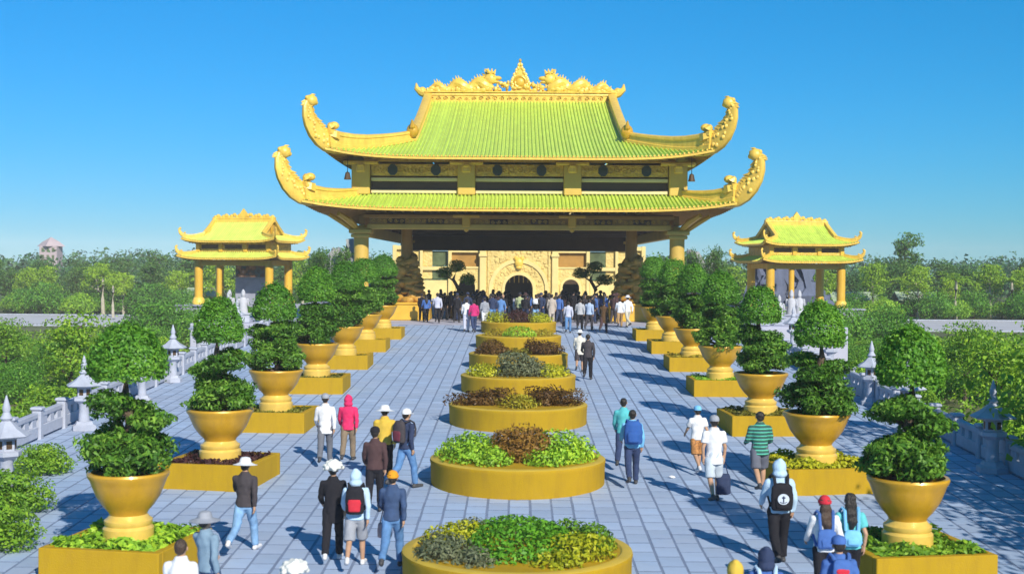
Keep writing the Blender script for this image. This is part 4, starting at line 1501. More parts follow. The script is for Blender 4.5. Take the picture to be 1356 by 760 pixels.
def make_lantern():
    t = thing('stone_lantern', 'x', 'lantern', (0, 0, 0))
    mb = MB(); mb.lathe([(.34, 0), (.34, .12), (.26, .16), (.22, .24)], 6); mb.build('base', STONE, t, smooth=0)
    mb = MB(); mb.lathe([(.15, .22), (.13, .5), (.13, .66), (.17, .74)], 12); mb.build('shaft', STONE, t)
    mb = MB(); mb.lathe([(.18, .72), (.30, .80), (.30, .88), (.22, .90)], 6); mb.build('table', STONE, t, smooth=0)
    mb = MB(); mb.lathe([(.20, .89), (.20, 1.14), (.19, 1.16)], 6); fb = mb.build('fire_box', STONE, t, smooth=0)
    mb = MB()
    for k in range(6):
        a_ = R(30 + 60 * k)
        mb.box((.172 * math.cos(a_), .172 * math.sin(a_), 1.02), (.02, .11, .16), .004, rz=a_)
    mb.build('opening', DARKW, fb, smooth=0)
    mb = MB(); mb.lathe([(.10, 1.15), (.46, 1.17), (.50, 1.20), (.44, 1.24), (.26, 1.34), (.13, 1.46), (.08, 1.50)], 6); mb.build('cap', STONE, t, smooth=25)
    mb = MB(); mb.lathe([(.08, 1.48), (.13, 1.54), (.09, 1.60), (.065, 1.66), (.085, 1.74), (.05, 1.86), (.01, 2.0)], 12); mb.build('finial', STONE, t)
    return t


lan0 = make_lantern()
lan = [(-10.4, 26.0, 1.02, 'leftmost of the stone lanterns, at the edge of the photo beyond the nearest left urn'),
       (-11.6, 34.2, 1.0, 'stone lantern behind the clipped tree nearest the camera, its spire clear of the foliage'),
       (-12.0, 44.5, 1.0, 'tall stone lantern standing between the two nearest clipped trees of the left row'),
       (-11.6, 39.5, .9, 'stone lantern half hidden by the nearest left clipped tree, only its cap clear'),
       (-13.2, 53.0, .95, 'stone lantern behind the second clipped tree of the left row'),
       (-13.4, 61.0, .95, 'small far stone lantern beside the third clipped tree of the left row'),
       (10.8, 29.2, 1.05, 'rightmost of the stone lanterns, at the edge of the photo'),
       (10.5, 34.6, 1.0, 'stone lantern by the shaded balustrade, between the two nearest clipped trees of the right row'),
       (11.0, 40.0, 1.0, 'stone lantern beside the second clipped tree of the right row, left of the taller one'),
       (11.9, 49.0, .95, 'small stone lantern behind the second clipped tree of the right row'),
       (12.4, 58.0, .95, 'small far stone lantern behind the third clipped tree of the right row')]
for x, y, s, lab in lan:
    o = dup(lan0, (x, y, gz(y)), random.uniform(0, 1), lab, s)
    o['group'] = 'stone lanterns along the walk'
for c in list(lan0.children):
    for q in list(c.children):
        bpy.data.objects.remove(q)
    bpy.data.objects.remove(c)
bpy.data.objects.remove(lan0)

# white stone figures on the terrace in front of the pavilions
def make_figure():
    t = thing('stone_figure', 'x', 'statue', (0, 0, 0))
    mb = MB(); mb.box((0, 0, .22), (.62, .62, .44), .04); mb.box((0, 0, .48), (.72, .72, .09), .02); mb.build('pedestal', STONE, t)
    mb = MB()
    mb.loft([(.52, .26, .24, 0), (.7, .24, .22, 0), (.95, .20, .17, 0), (1.2, .24, .15, 0), (1.32, .18, .12, 0), (1.38, .08, .08, 0)], 14)
    mb.ell((0, 0, 1.5), (.12, .13, .16), 10, 8)
    mb.lathe([(.12, 1.56), (.10, 1.68), (.03, 1.8)], 8)
    for s in (-1, 1):
        mb.capsule((s * .24, 0, 1.25), (s * .27, -.08, .98), .075, .06)
        mb.capsule((s * .27, -.08, .98), (s * .05, -.22, 1.02), .06, .05)
    mb.build('figure', mat('white_stone', (.46, .47, .52), .7, 0, .12, 3, .2, 20), t)
    return t


fig0 = make_figure()
figs = [(-16.2, 71.6), (-15.3, 71.2), (-14.3, 72.0), (-16.8, 74.5), (-15.0, 76), (13.6, 71.4), (14.6, 72), (15.6, 73.5), (16.6, 76)]
for k, (x, y) in enumerate(figs):
    o = dup(fig0, (x, y, 0 if y > 70.2 else 0.0), R(200 if x < 0 else 160), 'white stone figure on a pedestal, in the ' + ('left' if x < 0 else 'right') + ' terrace group', random.uniform(.9, 1.15))
    o['group'] = 'white stone figures on the terrace ' + ('left' if x < 0 else 'right') + ' of the walk'
for c in list(fig0.children):
    bpy.data.objects.remove(c)
bpy.data.objects.remove(fig0)
# ================================================================== GARDENS AND TREES
def make_bush(k, m, w, h, n, size):
    t = thing('garden_bush', 'x', 'bush', (0, 0, 0))
    sp = []
    for q in range(5):
        a_ = q * 1.26 + k
        sp.append((n // 6, (.35 * w * math.cos(a_), .35 * w * math.sin(a_), h * random.uniform(.3, .5)), (.38 * w, .38 * w, .34 * h), dict(rough=.2, depth=.3)))
    sp.append((n // 5, (0, 0, h * .68), (.40 * w, .40 * w, .32 * h), dict(rough=.25, depth=.3)))
    P, Nn = multi_blob(sp)
    link('crown', leaf_mesh('crown', P, Nn, size, m, .5, .8), t)
    mb = MB()
    mb.tube([(0, 0, -.2), (.03, 0, h * .3), (0, .04, h * .6)], [.08, .06, .03], 6)
    for q in range(5):
        a_ = q * 1.26 + k
        mb.tube([(0, 0, h * .1), (.3 * w * math.cos(a_), .3 * w * math.sin(a_), h * .42)], [.04, .015], 5)
    mb.build('trunk', BARK, t)
    return t


def make_far_tree(k, m, h, w, bark, trunk_h=.4, n=2600, size=.3):
    t = thing('garden_tree', 'x', 'tree', (0, 0, 0))
    rnd = random.Random(k)
    sp = []
    mb = MB()
    mb.tube([(0, 0, -.3), (.05 * h * rnd.uniform(-1, 1), 0, h * trunk_h * .6), (0, 0, h * trunk_h), (0, 0, h * .8)], [.035 * h, .028 * h, .022 * h, .006 * h], 7)
    for q in range(9):
        a_ = q * 2.4 + k
        zz = h * (trunk_h + .08 + (.9 - trunk_h) * q / 9.0)
        rr = w * .5 * (1 - .65 * (q / 9.0)) * rnd.uniform(.5, .95)
        c = (rr * math.cos(a_), rr * math.sin(a_), zz)
        s_ = rnd.uniform(.20, .34) * w
        sp.append((n // 9, c, (s_, s_, s_ * .7), dict(rough=.3, depth=.32)))
        mb.tube([(0, 0, zz - .12 * h), (c[0] * .6, c[1] * .6, zz - .03 * h), c], [.014 * h, .009 * h, .003 * h], 5)
    P, Nn = multi_blob(sp)
    link('crown', leaf_mesh('crown', P, Nn, size, m, .55, .8), t)
    mb.build('trunk', bark, t)
    return t


def make_palm(k):
    t = thing('palm_tree', 'x', 'tree', (0, 0, 0))
    mb = MB()
    mb.tube([(0, 0, -.3), (.08, 0, 1.5), (.02, 0, 3.0), (0, 0, 3.9)], [.20, .16, .14, .12], 8)
    mb.build('trunk', PALEBARK, t)
    P, Nn = [], []
    for f in range(16):
        a_ = f * 2.4 + k
        el = random.uniform(-.15, 1.1)
        L_ = random.uniform(1.7, 2.3)
        for q in range(34):
            u = q / 33
            r = L_ * u * math.cos(el * (1 - .4 * u))
            z = 3.9 + L_ * u * math.sin(el) - .9 * u * u * L_ * .55
            for sd_ in (-1, 1):
                w_ = .28 * math.sin(math.pi * min(1, u * 1.02)) * sd_
                P.append((r * math.cos(a_) - w_ * math.sin(a_), r * math.sin(a_) + w_ * math.cos(a_), z))
                Nn.append((0.2 * math.cos(a_), .2 * math.sin(a_), 1))
    link('crown', leaf_mesh('crown', P, Nn, .36, L_FARL, .22, .5), t)
    return t


protos = {
    'bushA': make_bush(1, L_GARDEN, 2.0, 1.7, 4200, .14),
    'bushB': make_bush(2, L_BRIGHT, 1.8, 1.4, 3800, .14),
    'bushC': make_bush(3, L_DOME, 2.2, 2.0, 4200, .14),
    'treeA': make_far_tree(1, L_GARDEN, 4.6, 3.6, BARK, .35, 3400, .17),
    'treeB': make_far_tree(2, L_FAR, 7.4, 5.2, BARK, .28, 3200, .32),
    'treeC': make_far_tree(3, L_FARL, 5.8, 3.4, PALEBARK, .45, 2600, .24),
    'treeD': make_far_tree(4, L_FAR, 8.6, 4.4, BARK, .22, 3200, .32),
    'palm': make_palm(1),
}


def scatter(key, pts, label, group, smin=.8, smax=1.25):
    for (x, y) in pts:
        s = random.uniform(smin, smax)
        if key.startswith('bush'):
            s *= 1.1 - .007 * max(0, y - 25)
        o = dup(protos[key], (x, y, -2.6), random.uniform(0, 6.28), label, (s * random.uniform(.9, 1.1), s * random.uniform(.9, 1.1), s))
        o['group'] = group


def field(s, n, x0, x1, y0, y1, mind):
    out = []
    tries = 0
    while len(out) < n and tries < 4000:
        tries += 1
        y = random.uniform(y0, y1)
        x = s * random.uniform(x0, x1)
        if abs(x) > .44 * y + 5:
            continue
        if all((x - a) ** 2 + (y - b) ** 2 > mind ** 2 for a, b in out):
            out.append((x, y))
    return out


for s, side in ((-1, 'left'), (1, 'right')):
    p = field(s, 84, 14.6, 40, 24, 90, 2.3)
    p = [q for q in p if not (abs(q[0]) < 19.5 and q[1] > 62) and not ((abs(q[0]) - 22.4) ** 2 + (q[1] - 104) ** 2 < 49)]
    scatter('bushA', p[0::3], f'mid-green rounded bush in the garden {side} of the walk', f'mid-green garden bushes {side} of the walk')
    scatter('bushB', p[1::3], f'yellow-green low bush in the garden {side} of the walk', f'yellow-green garden bushes {side} of the walk')
    scatter('bushC', p[2::3], f'dark green dense bush in the garden {side} of the walk', f'dark green garden bushes {side} of the walk')
    p = field(s, 7, 16, 36, 34, 70, 5)
    p = [q for q in p if not (abs(q[0]) < 20 and q[1] > 60) and not ((abs(q[0]) - 22.4) ** 2 + (q[1] - 104) ** 2 < 60)]
    for k_, q_ in enumerate(sorted(p, key=lambda q: q[1])):
        scatter('treeA', [q_], f'small leafy tree among the garden bushes {side} of the walk, {ORDN[k_]} from the camera', f'small garden trees {side} of the walk', .65, .95)
    # beyond the road
    p = [(s * (24 + 5.2 * k + random.uniform(-1.5, 1.5)), 146 + random.uniform(0, 8)) for k in range(0, 9)]
    for k_, q_ in enumerate(p):
        scatter('treeC', [q_], f'pale-trunked yellow-green tree beyond the road, {(ORD2 + ["eighth", "ninth"])[k_]} one out from the {side} pavilion'.replace('nearest one out from', 'closest to'), f'pale-trunked trees beyond the road {side} of the hall', .8, 1.1)
    p = [(s * (22 + 3.4 * k + random.uniform(-1.2, 1.2)), random.uniform(156, 172)) for k in range(0, 18)]
    for k_, q_ in enumerate(p):
        scatter('treeB', [q_], f'dark broad tree in the belt beyond the road, {ORDN[k_]} out from the {side} pavilion', f'dark broad trees beyond the road {side} of the hall', .66, .92)
    p = [(s * (22 + 6.2 * k + random.uniform(-2, 2)), random.uniform(176, 196)) for k in range(0, 12)]
    for k_, q_ in enumerate(p):
        scatter('treeD', [q_], f'tall dark tree at the back of the belt, {ORDN[k_]} out from the {side} pavilion', f'tall dark trees beyond the road {side} of the hall', .70, .95)
for s in (-1, 1):
    scatter('bushC', [(s * 19.4, 92), (s * 21.5, 95), (s * 24, 96), (s * 26.5, 97.5), (s * 28.6, 99), (s * 20.4, 88)], f'dark bush at the foot of the {"left" if s < 0 else "right"} pavilion podium', f'bushes at the foot of the {"left" if s < 0 else "right"} pavilion', 2.2, 2.8)
for s in (-1, 1):
    for q_, w_ in (('bushB', 'yellow-green'), ('bushC', 'dark green')):
        scatter(q_, [(s * (22 + 2.9 * k + random.uniform(-1, 1)), 146 + random.uniform(0, 7)) for k in range(15)], f'{w_} hedge bush beyond the road {"left" if s < 0 else "right"} of the hall', f'{w_} hedge bushes beyond the road {"left" if s < 0 else "right"} of the hall', 5.5, 8.0)
scatter('palm', [(-44, 139), (-41.2, 151), (-47.5, 146.5), (-36.5, 149)], 'palm with a pale trunk beside the road left of the hall', 'palms beside the road left of the hall')
scatter('palm', [(50, 147), (57.5, 150), (46, 152)], 'palm with a pale trunk beside the road right of the hall', 'palms beside the road right of the hall')
for s in (-1, 1):
    scatter('treeB', [(s * 16.6, 119), (s * 14.4, 121), (s * 18.6, 121)], f'dark tree rising behind the standing rock {"left" if s < 0 else "right"} of the hall', f'dark trees behind the {"left" if s < 0 else "right"} standing rock', .8, 1.0)
scatter('treeD', [(53.5, 178)], 'tallest dark tree, its ragged top above the tree line right of the hall', 'tallest tree', 1.25, 1.3)
for x, y, s_, l in ((-15.0, 109.5, .62, 'dark tree on the terrace before the standing rock left of the hall'), (-17.0, 110.5, .6, 'dark tree at the terrace edge left of the standing rock'), (14.8, 109.5, .62, 'dark tree on the terrace before the standing rock right of the hall'), (16.8, 110.5, .66, 'dark tree at the terrace edge right of the standing rock')):
    dup(protos['treeB'], (x, y, -.05), x, l, (s_ * .7, s_ * .7, s_))
# big lit trees just outside the right balustrade, casting shade on the edge of the walk
for x, y, s, l in ((14.9, 33.5, 1.0, 'large bright green tree at the right edge of the photo behind the rightmost lantern'), (13.9, 26.5, 1.55, 'tall green tree by the balustrade just beyond the right edge of the photo'), (14.0, 22.0, 1.6, 'tall dense green tree by the balustrade, second beyond the right edge of the photo'), (13.9, 17.5, 1.6, 'tall dense green tree by the balustrade, third beyond the right edge of the photo'), (13.9, 13.0, 1.5, 'tall dense green tree by the balustrade close to the camera'), (15.6, 42, .8, 'leafy green tree by the balustrade, behind the second lantern from the right')):
    o = dup(protos['treeA'], (x, y, -2.6), x, l, s)
# leafy shrubs at the lower left edge
for x, y, s, l in ((-9.7, 24.4, .62, 'round leafy bush at the left edge of the photo, below the leftmost lantern'), (-8.95, 21.8, .60, 'leafy bush at the lower left corner of the photo'), (-10.5, 28.3, .5, 'low leafy bush behind the leftmost stone lantern')):
    o = dup(protos['bushA'], (x, y, gz(y) - .05), x, l, (s, s, s * .9))
for k in protos.values():
    for c in list(k.children):
        bpy.data.objects.remove(c)
    bpy.data.objects.remove(k)
protos.clear()
TREE_OF.clear()

# far-off wood that closes the view
sp = []
for k in range(520):
    y = random.uniform(205, 330)
    x = random.uniform(-.5, .5) * y * 1.05
    h = random.uniform(5.2, 8.6) * (y / 230) ** .4
    w = random.uniform(3.2, 5.5)
    sp.append((150, (x, y, -2.6 + h * .52), (w, w, h * .48), dict(rough=.18, depth=.3)))
P, Nn = multi_blob(sp)
wood = link('wood', leaf_mesh('wood', P, Nn, .85, L_BLUE, .6, .8))
tag(wood, 'continuous dark blue-green wood along the horizon behind the gardens', 'wood', None, 'stuff')

# ground cover between the garden bushes
n = 60000
Y = RNG.uniform(20, 118, n)
X = RNG.choice([-1, 1], n) * RNG.uniform(13.2, 50, n)
k = np.abs(X) < .46 * Y + 3
P = np.column_stack([X, Y, -2.6 + RNG.uniform(0, .25, n)])[k]
P = P[(np.sin(P[:, 0] * .5) + np.sin(P[:, 1] * .31 + 1) > -.5)]
gcv = link('grass', leaf_mesh('grass', P, np.tile([0, 0, 1.0], (len(P), 1)), .30, L_GARDEN, .35, .9))
tag(gcv, 'low green plants covering the garden ground on both sides of the walk', 'grass', None, 'stuff')

# low garden sheds beyond the road
def shed(x, y, w, label, rz=0):
    t = thing('shed', label, 'shed', (x, y, -2.6), rz, 'low garden sheds beyond the road')
    mb = MB(); mb.box((0, 0, 1.0), (w, 3.0, 2.0), .02); mb.build('wall', mat('tan_wall', (.36, .24, .12), .8, 0, .2, .8), t)
    for k in (-.28, .28):
        mb = MB(); mb.box((k * w, -1.5, 1.1), (w * .2, .08, 1.0), .01); mb.build('window', DARKW, t)
    mb = MB(); mb.box((0, -1.52, .9), (w * .14, .08, 1.8), .01); mb.build('door', BROWN, t)
    mb = MB()
    mb.prism([(-1.9, 1.95), (0, 2.9), (1.9, 1.95), (1.9, 2.05), (0, 3.02), (-1.9, 2.05)], w + .6, lambda a_, b_, q: (q, a_, b_)); mb.build('roof', mat('pale_green_roof', (.34, .42, .28), .6, 0, .15, .8), t)


shed(39.5, 152, 5.0, 'larger tan shed with pale green roof, nearer the hall of the two right sheds')
shed(48.0, 156, 4.2, 'smaller tan shed with a pale green roof among the trees far right of the hall')
shed(-38.0, 152.5, 5.0, 'low tan shed with a pale green roof under the trees left of the hall')
# distant tower over the trees on the left
t = thing('distant_tower', 'small pale pinkish tower above the far tree line at the left', 'tower', (-92, 252, -2.6))
mb = MB(); mb.box((0, 0, 4.6), (3.4, 3.4, 9.2), .05); mb.build('wall', mat('pink_wall', (.42, .34, .36), .8, 0, .1, .5), t)
for k in range(2):
    for q in (-1.0, 0, 1.0):
        mb = MB(); mb.box((q, -1.7, 7.0 + k * 1.4), (.5, .12, .8), .01); mb.build('window', MATS['dim_green_glass'], t)
mb = MB(); mb.lathe([(2.8, 9.1), (1.7, 10.0), (.1, 10.9)], 4); mb.build('roof', MATS['pink_wall'], t, smooth=0)

# ================================================================== PEOPLE
def cloth(name, c, var=.12, rough=.85):
    return mat('cloth_' + name, c, rough, 0, var, 7, .25, 60, spec=.2)


SKIN = mat('skin', (.46, .27, .17), .55, 0, .08, 6)
SKINM = mat('eye_dark', (.02, .015, .012), .3)
LIP = mat('lip', (.36, .14, .11), .5)
HAIRM = mat('hair_black', (.018, .014, .012), .45, 0, .3, 20, .5, 80, stretch=(1, 1, .15))
HAIRB = mat('hair_brown', (.055, .032, .02), .5, 0, .3, 20, .5, 80, stretch=(1, 1, .15))
SOLE = mat('dark_shoe', (.05, .05, .055), .6)
WSHOE = mat('white_shoe', (.62, .62, .64), .6)
PENDING = []


def solid(name, mb, m, parent, vox=.02, smooth=3, extra=None, extra_mats=(), wr=0.0):
    me = mb.mesh(name, m, 0)
    o = link(name, me, parent)
    r = o.modifiers.new('r', 'REMESH'); r.mode = 'VOXEL'; r.voxel_size = vox; r.use_smooth_shade = True
    if smooth:
        s = o.modifiers.new('s', 'SMOOTH'); s.factor = .5; s.iterations = smooth
    PENDING.append((o, extra, [m, *extra_mats], wr))
    return o


def finish_solids():
    bpy.context.view_layer.update()
    dg = bpy.context.evaluated_depsgraph_get()
    done = {}
    for o, extra, mats, wr in PENDING:
        me = bpy.data.meshes.new_from_object(o.evaluated_get(dg), depsgraph=dg)
        nv, npoly = len(me.vertices), len(me.polygons)
        if wr:
            co = np.empty(nv * 3, np.float32); me.vertices.foreach_get('co', co)
            no = np.empty(nv * 3, np.float32); me.vertices.foreach_get('normal', no)
            co = co.reshape(-1, 3); no = no.reshape(-1, 3)
            ph = RNG.uniform(0, 6, 4)
            f = np.sin(co[:, 2] * 22 + 24 * co[:, 0] + 2.5 * np.sin(co[:, 1] * 14 + co[:, 2] * 9 + ph[0]) + ph[1]) * np.sin(co[:, 0] * 27 - co[:, 2] * 12 + co[:, 1] * 17 + ph[2]) + .5 * np.sin(co[:, 2] * 34 - co[:, 0] * 41 + ph[3])
            co = co + no * (f * wr)[:, None]
            me.vertices.foreach_set('co', co.reshape(-1))
        if extra is not None and extra.f:
            bm = bmesh.new(); bm.from_mesh(me)
            base = [bm.verts.new(v) for v in extra.v]
            for f, mi in zip(extra.f, extra.m):
                try:
                    nf = bm.faces.new([base[i] for i in f]); nf.material_index = mi
                except ValueError:
                    pass
            bm.to_mesh(me); bm.free()
        me.materials.clear()
        for m in mats:
            me.materials.append(m)
        me.polygons.foreach_set('use_smooth', [True] * len(me.polygons))
        me.update()
        done[o] = me
    for o, me in done.items():
        old = o.data
        o.modifiers.clear()
        o.data = me
        me.name = o.name.split('.')[0]
        bpy.data.meshes.remove(old)
    PENDING.clear()


def person(label, x, y, h=1.65, face=0.0, phase=.6, lean=0.0, skin=SKIN, top=None, top_len=.84, sleeve='long', bottom=None, leg='long',
           hair='short', hairm=HAIRM, hat=None, hatm=None, hood=None, pack=None, packm=None, pack2=None, shoe=SOLE, bag=None, arms=(None, None),
           stripes=None, fat=1.0, vox=.02, group=None, z=None, skirt=False, head_turn=0.0):
    """A walking figure facing +Y (turned by face). phase: stride; arms: swing angles in degrees (shoulder, elbow)."""
    zz = gz(y) if z is None else z
    t = thing('person', label, 'person', (x, y, zz), R(face), group)
    k = h / 1.65
    t.scale = (k * 1.02 * fat, k * 1.04, k)
    # --- joints (metres, 1.65 tall)
    st = math.sin(phase * 1.57)
    legs = []
    for s in (-1, 1):
        q = st * s
        th = R(26 * q)                       # thigh swing, + forward
        kb = R(8 + (34 * -q if q < 0 else 6 * q))
        hip = Vector((.085 * s, 0, .86))
        knee = hip + Vector((.01 * s, math.sin(th) * .41, -math.cos(th) * .41))
        sh = th - kb
        ank = knee + Vector((0, math.sin(sh) * .38, -math.cos(sh) * .38))
        pitch = sh * .6
        toe = ank + Vector((.03 * s, math.cos(pitch) * .16, -.055 + math.sin(pitch) * .10))
        heel = ank + Vector((0, -.045, -.05))
        legs.append((s, hip, knee, ank, toe, heel))
    low = min(min(l[4].z - .028, l[5].z - .03) for l in legs)
    dz = -low
    for l in legs:
        for v in l[1:]:
            v.z += dz
    ph = Vector((0, 0, .86 + dz))
    LM = Matrix.Rotation(R(-lean), 4, 'X')

    def U(p):                                # upper body leans from the hips
        p = Vector(p)
        return ph + LM @ (p - Vector((0, 0, .86)))

    hands = []
    for i, s in enumerate((-1, 1)):
        sw, el = arms[i] if arms[i] is not None else (-30 * st * s + random.uniform(-8, 8), 12 + 16 * abs(st) + random.uniform(0, 12))
        sp_ = 11
        sho = Vector((.165 * s, -.005, 1.325))
        a = R(sw)
        elb = sho + Vector((math.sin(R(sp_)) * .27 * s, math.sin(a) * .27, -math.cos(a) * .27))
        a2 = a + R(el)
        wri = elb + Vector((-.01 * s, math.sin(a2) * .235, -math.cos(a2) * .235))
        d = (wri - elb).normalized()
        hands.append((s, sho, elb, wri, d))
    # --- body: one continuous skin surface
    b = MB(); ex = MB()
    b.loft([(.80, .12, .09, 0), (.90, .155, .105, 0), (1.05, .135, .092, 0), (1.2, .145, .095, .005), (1.29, .135, .085, .0), (1.36, .085, .065, -.005), (1.43, .052, .052, -.005)], 14, fn=U)
    b.capsule(U((0, -.005, 1.38)), U((0, .012, 1.50)), .055, .050)
    HT = Matrix.Rotation(R(head_turn), 4, 'Z')

    def Hd(p):
        return U(Vector((0, .015, 0)) + HT @ Vector((p[0], p[1], p[2])))
    hm = (LM @ HT).to_3x3()
    b.ell(Hd((0, -.008, 1.565)), (.074, .092, .095), 14, 10, M=hm)
    b.ell(Hd((0, .022, 1.515)), (.055, .066, .068), 12, 8, M=hm)
    for s, hip, knee, ank, toe, heel in legs:
        b.capsule(hip, knee, .082, .054); b.capsule(knee, (knee * .62 + ank * .38) + Vector((0, -.012, 0)), .052, .052); b.capsule(knee * .62 + ank * .38 + Vector((0, -.012, 0)), ank, .050, .036)
        b.capsule(ank + Vector((0, 0, -.02)), toe, .036, .026)
    for s, sho, elb, wri, d in hands:
        b.capsule(U(sho) - Vector((.03 * s, 0, .01)), U(elb), .044, .038); b.capsule(U(elb), U(wri), .036, .026)
        pal = wri + d * .045
        b.capsule(U(wri), U(pal), .026, .030)
        # five bent fingers and a thumb from the side of the palm
        side = Vector((0, 1, 0)) - d * d.y
        side.normalize()
        inn = d.cross(side) * -s
        if inn.x * s > 0:
            inn = -inn
        for f, (off, ln) in enumerate(((.027, .072), (.009, .080), (-.009, .075), (-.026, .058))):
            p0 = pal + side * off + d * .01
            p1 = p0 + d * ln * .5 + inn * .006
            p2 = p1 + d * ln * .36 + inn * .022
            ex.tube([tuple(U(p0)), tuple(U(p1)), tuple(U(p2))], [.0095, .0088, .006], 6)
        p0 = wri + d * .03 + side * .026
        ex.tube([tuple(U(p0)), tuple(U(p0 + side * .022 + d * .026 + inn * .01)), tuple(U(p0 + side * .024 + d * .054 + inn * .02))], [.011, .0095, .007], 6)
    # face
    ex.ell(tuple(Hd((0, .098, 1.545))), (.014, .022, .022), 8, 6, M=hm)
    for s in (-1, 1):
        ex.ell(tuple(Hd((.076 * s, -.002, 1.548))), (.010, .022, .032), 8, 6, M=hm)
        ex.cur = 1
        ex.ell(tuple(Hd((.030 * s, .079, 1.566))), (.013, .008, .008), 8, 6, M=hm)
        ex.cur = 0
    ex.cur = 2
    ex.ell(tuple(Hd((0, .083, 1.503))), (.024, .010, .008), 8, 6, M=hm)
    solid('body', b, skin, t, .017, 3, ex, (SKINM, LIP))
    # --- trousers, shorts or skirt
    b = MB()
    b.loft([(.79 , .115, .10, 0), (.86, .160, .120, 0), (.94, .158, .116, 0), (1.02, .142, .102, 0)], 16, fn=lambda p: p + Vector((0, 0, dz)) if p.z < .9 else U(p))
    for s, hip, knee, ank, toe, heel in legs:
        if leg == 'long':
            b.capsule(hip, knee, .098, .075); b.tube([tuple(knee), tuple(knee * .5 + ank * .5), tuple(ank + Vector((0, 0, .01)))], [.075, .068, .062], 12)
        elif leg == 'short':
            e = hip * .05 + knee * .95
            b.tube([tuple(hip), tuple(hip * .5 + e * .5), tuple(e)], [.10, .098, .100], 12)
        else:
            b.capsule(hip, knee, .090, .06); b.tube([tuple(knee), tuple(knee * .5 + ank * .5), tuple(ank)], [.062, .058, .046], 12)
    if skirt:
        b.loft([(.52, .19, .16, 0), (.8, .175, .14, 0), (1.0, .15, .11, 0)], 16)
    solid('trousers' if leg != 'short' else 'shorts', b, bottom, t, .019, 2, wr=.0035)
    # --- top
    b = MB()
    b.loft([(top_len, .172, .135, 0), (top_len + .02, .174, .138, 0), (1.0, .147, .118, 0), (1.15, .152, .116, .004), (1.25, .170, .120, .004), (1.33, .150, .105, 0), (1.395, .100, .085, -.005), (1.455, .070, .068, -.005)], 18, fn=U)
    for s, sho, elb, wri, d in hands:
        b.capsule(U(sho) - Vector((.045 * s, 0, .005)), U(sho), .064, .064)
        if sleeve == 'long':
            b.capsule(U(sho), U(elb), .063, .052); b.tube([tuple(U(elb)), tuple(U(elb * .5 + wri * .5)), tuple(U(wri - d * .01))], [.052, .047, .040], 10)
        else:
            b.tube([tuple(U(sho)), tuple(U(sho * .35 + elb * .65))], [.072, .070], 10)
    if hood == 'down':
        b.ell(U((0, -.085, 1.42)), (.10, .055, .06), 10, 8)
    solid('jacket' if sleeve == 'long' else 'shirt', b, top, t, .019, 2, wr=.0045)
    if hood == 'up':
        b = MB(); b.ell(Hd((0, -.022, 1.565)), (.104, .112, .128), 14, 10, M=hm); b.ell(U((0, -.03, 1.46)), (.115, .10, .075), 12, 8)
        b.capsule(Hd((0, -.06, 1.66)), Hd((0, -.09, 1.64)), .055, .03)
        solid('hood', b, top if hatm is None else hatm, t, .018, 2, wr=.003)
    # --- shoes
    for s, hip, knee, ank, toe, heel in legs:
        b = MB(); b.capsule(heel + Vector((0, 0, .012)), toe + Vector((0, .005, .008)), .043, .038); b.capsule(ank, heel + Vector((0, .03, .02)), .045, .043)
        solid('shoe', b, shoe, t, .016, 2)
    # --- hair
    if hair == 'short':
        b = MB(); b.ell(Hd((0, -.024, 1.582)), (.083, .092, .092), 14, 10, M=hm); b.ell(Hd((0, -.055, 1.53)), (.070, .055, .06), 10, 8, M=hm)
        solid('hair', b, hairm, t, .016, 2, wr=.003)
    elif hair == 'long':
        b = MB(); b.ell(Hd((0, -.024, 1.582)), (.088, .095, .096), 14, 10, M=hm); b.ell(Hd((0, -.07, 1.47)), (.092, .062, .14), 12, 8, M=hm); b.ell(Hd((0, -.105, 1.33)), (.095, .045, .15), 12, 8, M=hm)
        b.capsule(Hd((.02, -.12, 1.26)), Hd((.0, -.12, 1.14)), .07, .035)
        solid('hair', b, hairm, t, .017, 2, wr=.005)
    # --- headwear
    if hat == 'brim':
        b = MB()
        b.lathe([(.098, -.01), (.16, -.03), (.205, -.035), (.21, -.028), (.16, -.015), (.102, .012), (.094, .06), (.075, .095), (.03, .108), (.004, .11)], 28)
        o = b.build('hat', hatm, t); o.matrix_local = Matrix.Translation(Hd((0, -.01, 1.598))) @ LM @ Matrix.Rotation(R(-6), 4, 'X')
    elif hat == 'cap':
        b = MB()
        b.lathe([(.094, -.02), (.096, .01), (.088, .05), (.06, .082), (.02, .094), (.004, .095)], 24, sy=1.12)
        o = b.build('cap', hatm, t); o.matrix_local = Matrix.Translation(Hd((0, -.012, 1.595))) @ LM @ HT
        v = MB()
        v.quad_strip([[(.085 * math.cos(a), .10 * math.sin(a) * 1.1, -.008) for a in [R(20 + 14 * j) for j in range(11)]], [(.086 * math.cos(a), .075 + .125 * math.sin(a), -.026) for a in [R(20 + 14 * j) for j in range(11)]], [(.084 * math.cos(a), .075 + .120 * math.sin(a), -.032) for a in [R(20 + 14 * j) for j in range(11)]], [(.083 * math.cos(a), .10 * math.sin(a) * 1.1, -.016) for a in [R(20 + 14 * j) for j in range(11)]]])
        v.build('visor', hatm, o)
        v = MB(); v.ell((0, 0, .095), (.010, .010, .006), 8, 5); v.build('button', hatm, o)
    elif hat == 'beanie':
        b = MB(); b.ell(Hd((0, -.012, 1.605)), (.090, .103, .085), 14, 10, M=hm)
        o = solid('knit_hat', b, hatm, t, .016, 2, wr=.002)
        v = MB(); v.lathe([(.093, -.03), (.100, -.02), (.100, .012), (.092, .02)], 24, sy=1.12); q = v.build('cuff', hatm, t); q.matrix_local = Matrix.Translation(Hd((0, -.010, 1.59))) @ LM
    elif hat == 'fluffy':
        b = MB(); b.ell(Hd((0, -.012, 1.625)), (.135, .14, .10), 14, 10)
